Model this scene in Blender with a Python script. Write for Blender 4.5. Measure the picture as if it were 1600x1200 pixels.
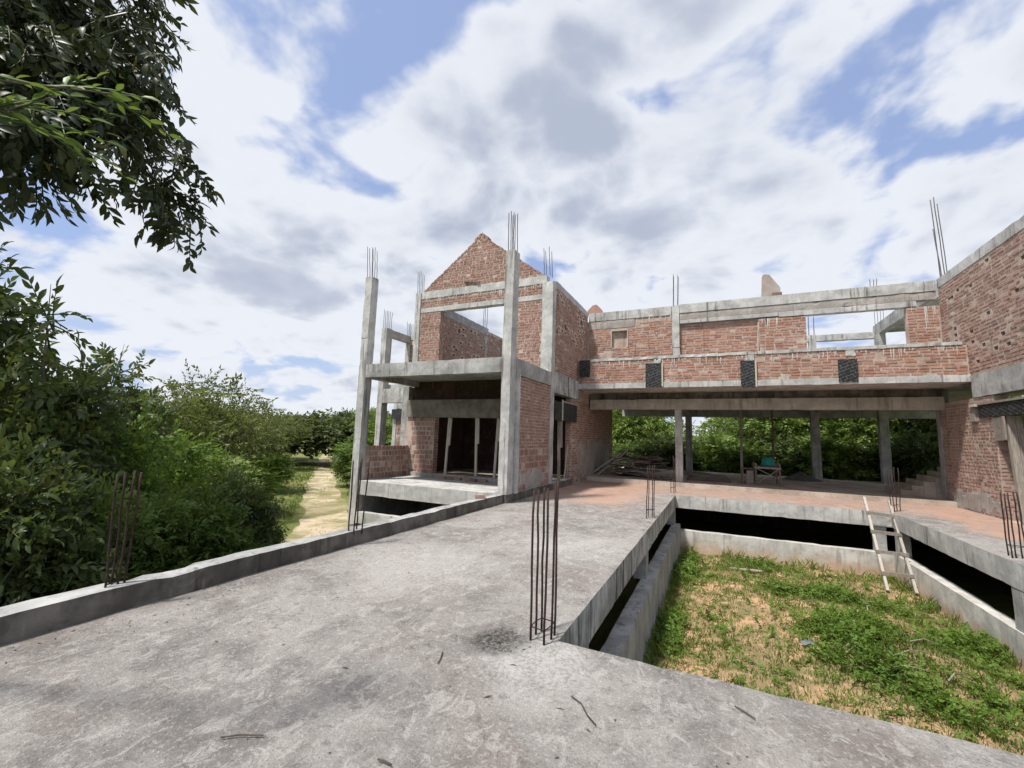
import bpy, math, random
import numpy as np
from mathutils import Vector, Matrix, noise

R = math.radians
random.seed(7)
rng = np.random.default_rng(7)
for o in list(bpy.data.objects):
    bpy.data.objects.remove(o)
scene = bpy.context.scene
COL = scene.collection

# ------------------------------------------------------------------ camera
EYE = Vector((0, 0, 1.55))
FPX, YAW, PITCH, ROLL = 673.5, R(25.52), R(6.916), R(1.794)
fw = Vector((-math.sin(YAW) * math.cos(PITCH), math.cos(YAW) * math.cos(PITCH), math.sin(PITCH)))
rt0 = Vector((math.cos(YAW), math.sin(YAW), 0))
up0 = rt0.cross(fw)
rt = rt0 * math.cos(ROLL) + up0 * math.sin(ROLL)
up = up0 * math.cos(ROLL) - rt0 * math.sin(ROLL)
cam = bpy.data.cameras.new('camera')
cam.sensor_width = 36
cam.lens = FPX / 1600 * 36
cam.clip_start = 0.05
cam.clip_end = 5000
co = bpy.data.objects.new('camera', cam)
COL.objects.link(co)
m = Matrix((rt, up, -fw)).transposed().to_4x4()
m.translation = EYE
co.matrix_world = m
scene.camera = co

def ray(x, y):
    return rt * ((x - 800) / FPX) - up * ((y - 600) / FPX) + fw
def onz(x, y, z):
    d = ray(x, y); return EYE + d * ((z - EYE.z) / d.z)
def ony(x, y, Y):
    d = ray(x, y); return EYE + d * (Y / d.y)
def onx(x, y, X):
    d = ray(x, y); return EYE + d * (X / d.x)
def along(px, dist):                       # ground position under image column px
    d = ray(px, 676); v = Vector((d.x, d.y)).normalized() * dist
    return v
def height_at(px, py, dist):
    d = ray(px, py); return EYE.z + d.z / math.hypot(d.x, d.y) * dist
def project(p):
    q = Vector(p) - EYE
    z = q.dot(fw)
    return (800 + FPX * q.dot(rt) / z, 600 - FPX * q.dot(up) / z) if z > .1 else (-9e3, -9e3)

# ------------------------------------------------------------------ light
SUN_TRAVEL = Vector((0.25, 0.45, -1.0)).normalized()
EXPOSURE = 0.2
sun = bpy.data.lights.new('sun', 'SUN')
sun.energy = 5.0
sun.angle = R(5)
sun.color = (1.0, .955, .88)
so = bpy.data.objects.new('sun', sun)
COL.objects.link(so)
so.rotation_euler = SUN_TRAVEL.to_track_quat('-Z', 'Y').to_euler()
so.location = (-10, -18, 40)

world = bpy.data.worlds.new('World')
scene.world = world
world.use_nodes = True
world.cycles.sampling_method = 'MANUAL'
world.cycles.sample_map_resolution = 256
scene.view_settings.view_transform = 'Standard'
scene.view_settings.look = 'None'
scene.view_settings.exposure = EXPOSURE
scene.view_settings.gamma = 1
scene.view_settings.use_curve_mapping = False
scene.cycles.max_bounces = 5
scene.cycles.diffuse_bounces = 3
scene.cycles.glossy_bounces = 2
scene.cycles.transmission_bounces = 3

class NT:
    """small helper around a node tree"""
    def __init__(s, tree):
        s.t = tree; s.n = tree.nodes; s.l = tree.links; s.dim = '3D'
    def node(s, kind, **kw):
        n = s.n.new('ShaderNode' + kind)
        for k, v in kw.items(): setattr(n, k, v)
        return n
    def put(s, sock, v):
        if v is None: return
        if hasattr(v, 'is_output'): s.l.new(v, sock)
        else:
            if isinstance(v, (tuple, list)) and len(v) == 3 and sock.type == 'RGBA': v = (*v, 1)
            sock.default_value = v
    def math(s, op, a, b=0.0, clamp=False):
        n = s.node('Math', operation=op, use_clamp=clamp); s.put(n.inputs[0], a); s.put(n.inputs[1], b); return n.outputs[0]
    def vmath(s, op, a, b=(0, 0, 0)):
        n = s.node('VectorMath', operation=op); s.put(n.inputs[0], a); s.put(n.inputs[1], b); return n.outputs[0]
    def noise(s, vec, scale=1, detail=4, rough=.55, dist=0.0):
        n = s.node('TexNoise', noise_dimensions=s.dim); s.put(n.inputs['Vector'], vec); s.put(n.inputs['Scale'], scale)
        s.put(n.inputs['Detail'], detail); s.put(n.inputs['Roughness'], rough); s.put(n.inputs['Distortion'], dist)
        return n.outputs['Fac']
    def ramp(s, fac, a, b, lo=0.0, hi=1.0):
        n = s.node('MapRange', clamp=True, interpolation_type='SMOOTHSTEP')
        s.put(n.inputs['Value'], fac); s.put(n.inputs['From Min'], a); s.put(n.inputs['From Max'], b)
        s.put(n.inputs['To Min'], lo); s.put(n.inputs['To Max'], hi); return n.outputs['Result']
    def mix(s, fac, a, b, blend='MIX'):
        n = s.node('Mix', data_type='RGBA', blend_type=blend)
        s.put(n.inputs['Factor'], fac); s.put(n.inputs['A'] if False else n.inputs[6], a); s.put(n.inputs[7], b)
        return n.outputs[2]
    def bump(s, h, strength=.3, dist=.01, normal=None):
        n = s.node('Bump'); s.put(n.inputs['Height'], h); s.put(n.inputs['Strength'], strength); s.put(n.inputs['Distance'], dist)
        if normal is not None: s.put(n.inputs['Normal'], normal)
        return n.outputs['Normal']
    def pos(s):
        return s.node('NewGeometry').outputs['Position']
    def sep(s, v):
        n = s.node('SeparateXYZ'); s.put(n.inputs[0], v); return n.outputs
    def comb(s, x, y, z):
        n = s.node('CombineXYZ'); s.put(n.inputs[0], x); s.put(n.inputs[1], y); s.put(n.inputs[2], z); return n.outputs[0]
    def scl(s, v, k):
        return s.vmath('MULTIPLY', v, k)

# --- sky: Nishita blue with a broken cloud layer seen in perspective
w = NT(world.node_tree); w.dim = '2D'
w.n.clear()
out = w.node('OutputWorld'); bg = w.node('Background')
sky = w.node('TexSky', sky_type='NISHITA')
sky.sun_disc = False
el = math.asin(-SUN_TRAVEL.z)
sky.sun_elevation = el
sky.sun_rotation = math.atan2(-SUN_TRAVEL.x, -SUN_TRAVEL.y)
sky.air_density = 1.0; sky.dust_density = 1.2; sky.ozone_density = 1.6
tc = w.node('TexCoord').outputs['Generated']
d = w.sep(tc)
den = w.math('ADD', w.math('MAXIMUM', d[2], 0.0), 0.30)
plane = w.comb(w.math('DIVIDE', d[0], den), w.math('DIVIDE', d[1], den), 0.0)
warp = w.node('TexNoise', noise_dimensions='2D'); w.put(warp.inputs['Vector'], plane); w.put(warp.inputs['Scale'], 1.5); w.put(warp.inputs['Detail'], 2)
p2 = w.vmath('ADD', plane, w.scl(w.vmath('SUBTRACT', warp.outputs['Color'], (.5, .5, .5)), (.22, .22, .22)))
big = w.noise(w.vmath('ADD', p2, (3.1, 1.7, 0)), 1.25, 6, .55)
vo = w.node('TexVoronoi', feature='F1', voronoi_dimensions='2D'); w.put(vo.inputs['Vector'], w.vmath('ADD', p2, (2.3, 6.1, 0)))
vo.inputs['Scale'].default_value = 3.4; vo.inputs['Detail'].default_value = 2.5; vo.inputs['Roughness'].default_value = .55
soft = w.noise(w.vmath('ADD', p2, (9.2, 4.4, 0)), 4.0, 5, .6)
fine = w.math('ADD', w.math('MULTIPLY', w.math('SUBTRACT', 1.05, vo.outputs['Distance']), .45), w.math('MULTIPLY', soft, .55))
cov = w.math('ADD', big, w.math('MULTIPLY', w.math('SUBTRACT', fine, .53), .55))
def sky_gap(px, py, r, amt):
    global cov
    v = ray(px, py).normalized(); k = 1 / (max(v.z, 0) + .30)
    dist = w.node('VectorMath', operation='DISTANCE')
    w.put(dist.inputs[0], p2); w.put(dist.inputs[1], (v.x * k, v.y * k, 0))
    cov = w.math('SUBTRACT', cov, w.ramp(dist.outputs['Value'], r, 0, 0, amt))
sky_gap(575, 110, .22, .055)
sky_gap(400, 60, .2, -.05)
sky_gap(1210, 180, .24, .10)
sky_gap(1560, 50, .18, .06)
sky_gap(790, 190, .30, -.16)
sky_gap(1430, 420, .40, -.12)
sky_gap(1000, 330, .40, -.14)
sky_gap(400, 470, .9, -.10)
cov = w.math('ADD', cov, .095)
mask = w.ramp(cov, .335, .47)
thick = w.noise(w.vmath('ADD', p2, (5.3, 8.8, 0)), 1.5, 4, .5)
tg = w.node('VectorMath', operation='DISTANCE')
v = ray(1010, 190).normalized(); k = 1 / (v.z + .30)
w.put(tg.inputs[0], p2); w.put(tg.inputs[1], (v.x * k, v.y * k, 0))
thick = w.math('ADD', thick, w.ramp(tg.outputs['Value'], .75, 0, 0, .26))
core = w.ramp(cov, .44, .80)
shade = w.ramp(w.math('ADD', w.math('ADD', w.math('MULTIPLY', thick, .52), w.math('MULTIPLY', fine, .18)), w.math('MULTIPLY', core, .26)), .35, .72)
cloud = w.mix(shade, (9.2, 9.5, 10.1), (5.0, 5.55, 6.8))
blue = w.mix(.55, w.scl(sky.outputs['Color'], (1.55, 1.55, 1.65)), (4.9, 6.2, 9.7))
low = w.ramp(d[2], .0, .3, .6, 0)
blue = w.mix(low, blue, (6.4, 7.4, 9.4))
col = w.mix(w.math('MULTIPLY', mask, .94), blue, cloud)
ground_half = w.ramp(d[2], -.02, .0, 1, 0)
col = w.mix(ground_half, col, (2.2, 2.2, 1.9))
w.put(bg.inputs['Color'], col)
bg.inputs['Strength'].default_value = .082
w.l.new(bg.outputs[0], out.inputs[0])

# ------------------------------------------------------------------ materials
MATS = {}
def new_mat(name):
    mt = bpy.data.materials.new(name); mt.use_nodes = True
    nt = NT(mt.node_tree); b = mt.node_tree.nodes['Principled BSDF']
    b.inputs['Specular IOR Level'].default_value = .25
    MATS[name] = mt
    return nt, b

def concrete(name, base, light, dark, streak, pink=None, bumpk=.35, mould=.52):
    nt, b = new_mat(name)
    p = nt.pos()
    c = nt.mix(nt.ramp(nt.noise(p, 2.3, 6, .6), .35, .68), base, light)
    c = nt.mix(nt.ramp(nt.noise(p, 9, 5, .65), .5, .72, 0, .5), c, [x * .62 for x in base])
    if pink: c = nt.mix(nt.ramp(nt.noise(p, 1.1, 4, .6, .5), .5, .7, 0, .6), c, pink)
    sv = nt.scl(p, (7, 7, .55))
    s = nt.ramp(nt.noise(sv, 1.0, 6, .68), mould, mould + .14)
    s = nt.math('MULTIPLY', s, nt.ramp(nt.noise(p, .9, 3, .5), .3, .62))
    c = nt.mix(nt.math('MULTIPLY', s, streak), c, dark)
    ws = nt.ramp(nt.noise(nt.scl(p, (9, 9, .8)), 1.3, 5, .6), .6, .74, 0, .5)
    c = nt.mix(ws, c, [min(.7, x * 1.35) for x in light])
    nt.put(b.inputs['Base Color'], c)
    b.inputs['Roughness'].default_value = .9
    h = nt.math('ADD', nt.noise(p, 55, 6, .7), nt.math('MULTIPLY', nt.noise(p, 8, 4, .6), 1.2))
    nt.put(b.inputs['Normal'], nt.bump(h, bumpk, .012))
    return nt, b, c

concrete('concrete', (.27, .27, .265), (.42, .42, .41), (.09, .085, .075), .75)
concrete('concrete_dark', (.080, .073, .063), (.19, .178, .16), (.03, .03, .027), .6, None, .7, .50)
concrete('concrete_pale', (.36, .357, .347), (.53, .525, .51), (.10, .095, .085), .85)
concrete('hall_concrete', (.35, .325, .29), (.47, .44, .395), (.13, .115, .10), .6)
concrete('concrete_mouldy', (.26, .26, .25), (.55, .55, .54), (.022, .022, .02), 1.0, mould=.47)
concrete('render', (.29, .27, .25), (.40, .375, .35), (.15, .13, .115), .6, (.36, .27, .23), .6)

# pit walls: pale with soil splashed up the foot
nt, b, c = concrete('concrete_pit', (.40, .39, .365), (.57, .555, .52), (.13, .125, .11), .7)
p = nt.pos(); z = nt.sep(p)[2]
zz = nt.math('ADD', z, nt.math('MULTIPLY', nt.math('SUBTRACT', nt.noise(p, 3, 5, .6), .5), .7))
nt.put(b.inputs['Base Color'], nt.mix(nt.ramp(zz, -1.12, -1.5, 0, .75), c, (.44, .29, .18)))

# deck: worn screed, white bloom, pinkish and orange brick dust, soot
nt, b = new_mat('deck'); nt.dim = '2D'
p = nt.pos(); px, py, pz = nt.sep(p)
flat = nt.comb(px, py, 0.0)
c = nt.mix(nt.ramp(nt.noise(flat, 2.2, 8, .68, .3), .34, .66), (.255, .24, .232), (.41, .39, .378))
c = nt.mix(nt.ramp(nt.noise(nt.vmath('ADD', flat, (4, 9, 0)), .9, 6, .65, .4), .48, .66, 0, .4), c, (.345, .29, .268))
c = nt.mix(nt.ramp(nt.noise(nt.vmath('ADD', flat, (14, 2, 0)), .7, 7, .7, .6), .48, .64, 0, .6), c, (.52, .50, .485))
c = nt.mix(nt.ramp(nt.noise(nt.scl(nt.vmath('ADD', flat, (1, 5, 0)), (1, .6, 1)), 9, 7, .75, .6), .52, .64, 0, .7), c, (.58, .56, .545))
c = nt.mix(nt.ramp(nt.noise(flat, 34, 5, .75), .53, .66, 0, .6), c, (.62, .60, .585))
c = nt.mix(nt.ramp(nt.noise(nt.vmath('ADD', flat, (3, 3, 0)), 13, 7, .78, .5), .54, .68, 0, .6), c, (.15, .142, .134))
c = nt.mix(nt.ramp(nt.noise(flat, 80, 4, .75), .58, .68, 0, .75), c, (.09, .085, .08))
vor = nt.node('TexVoronoi', feature='DISTANCE_TO_EDGE'); vor.inputs['Scale'].default_value = .33
nt.put(vor.inputs['Vector'], nt.vmath('ADD', flat, nt.scl(nt.comb(nt.noise(flat, 1.6, 5, .7), nt.noise(nt.vmath('ADD', flat, (8, 1, 0)), 1.6, 5, .7), 0.0), (1.5, 1.5, 0))))
crack = nt.math('MULTIPLY', nt.ramp(vor.outputs['Distance'], .0035, .0008), nt.ramp(nt.noise(flat, .6, 3), .46, .58))
c = nt.mix(nt.math('MULTIPLY', crack, .75), c, (.07, .065, .06))
damp = nt.math('MULTIPLY', nt.ramp(nt.math('ADD', px, nt.math('MULTIPLY', nt.noise(flat, 1.7, 5, .65), .9)), -3.7, -4.35), .55)
c = nt.mix(damp, c, (.20, .175, .155))
wob = nt.math('MULTIPLY', nt.math('SUBTRACT', nt.noise(flat, .9, 5, .6), .5), 5.0)
dustY = nt.ramp(nt.math('ADD', py, wob), 9.6, 12.2)
edge = nt.ramp(nt.math('ADD', px, nt.math('MULTIPLY', wob, .35)), -1.3, -2.3)
right = nt.ramp(nt.math('ADD', px, nt.math('MULTIPLY', wob, .25)), 4.2, 5.0)
far = nt.ramp(nt.math('ADD', py, nt.math('MULTIPLY', wob, .3)), 13.2, 14.4, 0, .75)
c = nt.mix(1.0, c, (.72, .71, .695), 'MULTIPLY')
dust = nt.math('MULTIPLY', dustY, nt.math('MAXIMUM', nt.math('MAXIMUM', edge, right), far))
dust = nt.math('MULTIPLY', dust, nt.ramp(nt.noise(flat, 3.5, 5, .6), .25, .6, .35, .95))
c = nt.mix(nt.math('MULTIPLY', dust, .8), c, (.47, .275, .195))
def spot(x, y, r, colour, amt, c):
    dn = nt.node('VectorMath', operation='DISTANCE')
    wv = nt.vmath('ADD', flat, nt.scl(nt.comb(nt.noise(flat, 5, 4), nt.noise(nt.vmath('ADD', flat, (7, 7, 0)), 5, 4), 0.5), (.35, .35, 0)))
    nt.put(dn.inputs[0], wv); nt.put(dn.inputs[1], (x + .175, y + .175, 0))
    mk = nt.math('MULTIPLY', nt.ramp(dn.outputs['Value'], r, r * .25), nt.ramp(nt.noise(flat, 30, 4, .7), .35, .6, .25, 1))
    return nt.mix(nt.math('MULTIPLY', mk, amt), c, colour)
c = spot(-1.15, 2.98, .62, (.60, .585, .57), .5, c)
c = spot(-1.55, 3.14, .34, (.03, .028, .026), .9, c)
c = spot(-1.9, 6.2, 1.2, (.52, .50, .485), .5, c)
c = spot(-3.1, 4.4, 1.4, (.50, .475, .455), .45, c)
nt.put(b.inputs['Base Color'], c)
b.inputs['Roughness'].default_value = .92
h = nt.math('ADD', nt.noise(flat, 60, 6, .75), nt.math('MULTIPLY', nt.noise(flat, 14, 6, .7), 1.6))
nt.put(b.inputs['Normal'], nt.bump(h, .75, .02))

nt, b = new_mat('mortar')
p = nt.pos()
c = nt.mix(nt.ramp(nt.noise(p, 3.2, 6, .62), .36, .66), (.37, .29, .245), (.51, .43, .375))
c = nt.mix(nt.ramp(nt.noise(p, 1.2, 5, .6), .46, .68, 0, .6), c, (.42, .265, .21))
c = nt.mix(nt.ramp(nt.noise(p, 22, 4, .7), .55, .72, 0, .5), c, (.24, .17, .135))
sv = nt.noise(nt.scl(p, (6, 6, .35)), 1.2, 5, .6)
c = nt.mix(nt.ramp(sv, .62, .72, 0, .3), c, (.52, .49, .45))
c = nt.mix(nt.ramp(sv, .40, .30, 0, .45), c, (.13, .10, .085))
nt.put(b.inputs['Base Color'], c); b.inputs['Roughness'].default_value = .95
nt.put(b.inputs['Normal'], nt.bump(nt.noise(p, 40, 6, .7), .8, .02))

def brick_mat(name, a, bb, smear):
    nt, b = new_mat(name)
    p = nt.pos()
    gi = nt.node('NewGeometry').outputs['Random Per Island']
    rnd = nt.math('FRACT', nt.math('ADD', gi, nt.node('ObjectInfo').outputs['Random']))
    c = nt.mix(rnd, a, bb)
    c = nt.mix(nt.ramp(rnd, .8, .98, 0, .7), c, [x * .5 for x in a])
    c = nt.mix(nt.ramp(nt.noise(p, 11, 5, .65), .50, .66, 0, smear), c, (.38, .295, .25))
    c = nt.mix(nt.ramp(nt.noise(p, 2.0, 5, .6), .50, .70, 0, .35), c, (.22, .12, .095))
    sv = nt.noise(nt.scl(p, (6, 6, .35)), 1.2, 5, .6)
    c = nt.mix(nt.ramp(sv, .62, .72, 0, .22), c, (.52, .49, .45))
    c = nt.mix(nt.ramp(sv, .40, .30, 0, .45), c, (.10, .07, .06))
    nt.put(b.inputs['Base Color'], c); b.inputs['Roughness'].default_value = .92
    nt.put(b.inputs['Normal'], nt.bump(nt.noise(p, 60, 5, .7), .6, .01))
brick_mat('brick', (.25, .126, .10), (.375, .245, .20), .6)
brick_mat('brick_orange', (.40, .15, .085), (.42, .20, .13), .3)
brick_mat('brick_smeared', (.31, .19, .155), (.43, .31, .258), .7)
brick_mat('brick_warm', (.34, .158, .112), (.46, .295, .232), .6)
brick_mat('brick_sooty', (.05, .03, .025), (.08, .05, .04), .1)  # unlit interior put into the brick colour

def simple(name, a, bcol, scale=6, rough=.85, bumpk=.3, stretch=(1, 1, 1), metal=0):
    nt, b = new_mat(name)
    tcn = nt.node('TexCoord').outputs['Object']
    oi = nt.node('ObjectInfo').outputs['Random']
    v = nt.vmath('ADD', nt.scl(tcn, stretch), nt.comb(nt.math('MULTIPLY', oi, 31), oi, oi))
    c = nt.mix(nt.ramp(nt.noise(v, scale, 6, .65), .35, .68), a, bcol)
    c = nt.mix(nt.math('MULTIPLY', oi, .35), c, [x * .55 for x in a])
    nt.put(b.inputs['Base Color'], c)
    b.inputs['Roughness'].default_value = rough; b.inputs['Metallic'].default_value = metal
    nt.put(b.inputs['Normal'], nt.bump(nt.noise(v, scale * 5, 5, .7), bumpk, .006))
simple('lime', (.50, .48, .45), (.62, .60, .57), 9, .9)
simple('rust', (.026, .016, .015), (.06, .034, .03), 20, .8)
simple('steel_grey', (.10, .095, .10), (.17, .16, .165), 20, .7)
simple('wood_grey', (.24, .21, .18), (.38, .34, .30), 4, .85, .4, (9, 9, 1))
simple('wood_ladder', (.36, .33, .295), (.50, .47, .43), 4, .85, .4, (9, 9, 1))
simple('wood_pale', (.44, .39, .33), (.60, .55, .48), 4, .85, .4, (9, 9, 1))
simple('wood_dark', (.14, .105, .085), (.30, .24, .20), 5, .85, .4, (1.5, 9, 9))
simple('plywood_stained', (.16, .14, .12), (.30, .265, .23), 3, .85, .3)
simple('teal', (.01, .20, .17), (.015, .26, .21), 3, .45, .1)
simple('bark', (.10, .085, .07), (.21, .18, .15), 7, .95, .8, (3, 3, 1))
simple('sand_heap', (.10, .095, .085), (.17, .16, .145), 7, .95, .8)
simple('twig', (.05, .04, .032), (.10, .08, .065), 9, .9)
simple('slate', (.09, .10, .115), (.15, .16, .18), 6, .6)

nt, b = new_mat('plywood_black')          # film-faced formwork ply with its pale repeated print
tcn = nt.node('TexCoord').outputs['Object']
x, y, z = nt.sep(tcn)
u = nt.math('ADD', x, y)
ang = R(22)
ru = nt.math('ADD', nt.math('MULTIPLY', u, math.cos(ang)), nt.math('MULTIPLY', z, math.sin(ang)))
rv = nt.math('SUBTRACT', nt.math('MULTIPLY', z, math.cos(ang)), nt.math('MULTIPLY', u, math.sin(ang)))
bt = nt.node('TexBrick'); nt.put(bt.inputs['Vector'], nt.comb(ru, rv, 0.0))
bt.inputs['Scale'].default_value = 1; bt.inputs['Brick Width'].default_value = .16; bt.inputs['Row Height'].default_value = .085
bt.inputs['Mortar Size'].default_value = .007; bt.inputs['Mortar Smooth'].default_value = .3
mk = nt.math('MULTIPLY', bt.outputs['Fac'], nt.ramp(nt.noise(tcn, 34, 2, .5), .42, .56))
c = nt.mix(nt.ramp(nt.noise(tcn, 5, 5, .6), .4, .7), (.016, .017, .018), (.034, .036, .038))
nt.put(b.inputs['Base Color'], nt.mix(mk, c, (.15, .155, .16))); b.inputs['Roughness'].default_value = .55

nt, b = new_mat('interior_floor')
p = nt.pos()
c = nt.mix(nt.ramp(nt.noise(p, 1.4, 6, .6), .38, .65), (.36, .295, .245), (.52, .44, .375))
c = nt.mix(nt.ramp(nt.noise(p, 14, 5, .7), .52, .7, 0, .5), c, (.16, .125, .10))
nt.put(b.inputs['Base Color'], c); b.inputs['Roughness'].default_value = .95
nt.put(b.inputs['Normal'], nt.bump(nt.noise(p, 40, 5, .7), .5, .01))

nt, b = new_mat('soil')                    # pit earth
p = nt.pos()
c = nt.mix(nt.ramp(nt.noise(p, 1.3, 6, .62, .4), .40, .62), (.25, .19, .10), (.50, .315, .185))
c = nt.mix(nt.ramp(nt.noise(p, 7, 6, .7), .50, .68, 0, .7), c, (.60, .41, .27))
c = nt.mix(nt.ramp(nt.noise(p, 2.3, 5, .6), .52, .66, 0, .6), c, (.16, .17, .06))
nt.put(b.inputs['Base Color'], c); b.inputs['Roughness'].default_value = .97
nt.put(b.inputs['Normal'], nt.bump(nt.noise(p, 25, 7, .75), .9, .04))

nt, b = new_mat('field')                   # land round the house
p = nt.pos()
c = nt.mix(nt.ramp(nt.noise(p, .35, 6, .6, .4), .42, .60), (.10, .13, .032), (.21, .20, .075))
c = nt.mix(nt.ramp(nt.noise(p, .22, 6, .65, .6), .60, .70, 0, .7), c, (.42, .315, .20))
nt.put(b.inputs['Base Color'], c); b.inputs['Roughness'].default_value = .97
nt.put(b.inputs['Normal'], nt.bump(nt.noise(p, 6, 7, .75), .9, .08))

nt, b = new_mat('path')
p = nt.pos()
c = nt.mix(nt.ramp(nt.noise(p, .8, 7, .65, .5), .42, .60), (.50, .41, .29), (.30, .25, .15))
c = nt.mix(nt.ramp(nt.noise(nt.vmath('ADD', p, (5, 3, 0)), .7, 7, .68, .5), .45, .60, 0, .85), c, (.18, .185, .07))
nt.put(b.inputs['Base Color'], c); b.inputs['Roughness'].default_value = .97
nt.put(b.inputs['Normal'], nt.bump(nt.noise(p, 9, 7, .75), .8, .05))

def leaf_mat(name, a, bcol, trans=.35, gloss=.45):
    nt, b = new_mat(name)
    g = nt.node('NewGeometry').outputs['Random Per Island']
    p = nt.pos()
    c = nt.mix(g, a, bcol)
    c = nt.mix(nt.ramp(nt.noise(p, 1.1, 3, .6), .42, .66, 0, .55), c, [a[0] * .55, a[1] * .6, a[2] * .6])
    c = nt.mix(nt.ramp(g, .93, .99, 0, .7), c, (.17, .15, .03))
    nt.put(b.inputs['Base Color'], c)
    b.inputs['Roughness'].default_value = gloss; b.inputs['Specular IOR Level'].default_value = .3
    tr = nt.node('BsdfTranslucent'); nt.put(tr.inputs['Color'], nt.mix(.5, c, (.20, .26, .03)))
    mx = nt.node('MixShader'); mx.inputs[0].default_value = trans
    o = nt.n['Material Output']
    nt.l.new(b.outputs[0], mx.inputs[1]); nt.l.new(tr.outputs[0], mx.inputs[2]); nt.l.new(mx.outputs[0], o.inputs[0])
leaf_mat('leaf_dark', (0.055, 0.087, 0.032), (0.099, 0.132, 0.047), 0.32)
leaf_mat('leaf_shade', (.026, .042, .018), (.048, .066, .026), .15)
leaf_mat('leaf_mid', (0.078, 0.145, 0.033), (0.145, 0.209, 0.051), 0.42)
leaf_mat('leaf_olive', (0.106, 0.131, 0.048), (0.169, 0.188, 0.069), 0.38)
leaf_mat('leaf_bright', (0.110, 0.209, 0.031), (0.187, 0.275, 0.050), 0.45)
leaf_mat('leaf_hedge', (0.146, 0.245, 0.049), (0.257, 0.343, 0.091), .38)
leaf_mat('leaf_far', (.062, .09, .034), (.10, .125, .048), .25, .7)
leaf_mat('grass_blade', (.11, .19, .03), (.21, .25, .06), .35, .7)
leaf_mat('grass_dry', (.19, .20, .06), (.36, .29, .13), .25, .8)

# ------------------------------------------------------------------ mesh helpers
def link(name, me, mat, parent=None, kind=None):
    o = bpy.data.objects.new(name, me)
    COL.objects.link(o)
    if mat and not me.materials: me.materials.append(MATS[mat])
    if parent is not None: o.parent = parent
    if kind: o['kind'] = kind
    return o
def empty(name, loc=(0, 0, 0), rz=0.0):
    o = bpy.data.objects.new(name, None); COL.objects.link(o)
    o.location = loc; o.rotation_euler = (0, 0, rz); o.empty_display_size = .2
    return o
def tag(o, label, cat, group=None):
    o['label'] = label; o['category'] = cat
    if group: o['group'] = group
    return o

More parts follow.
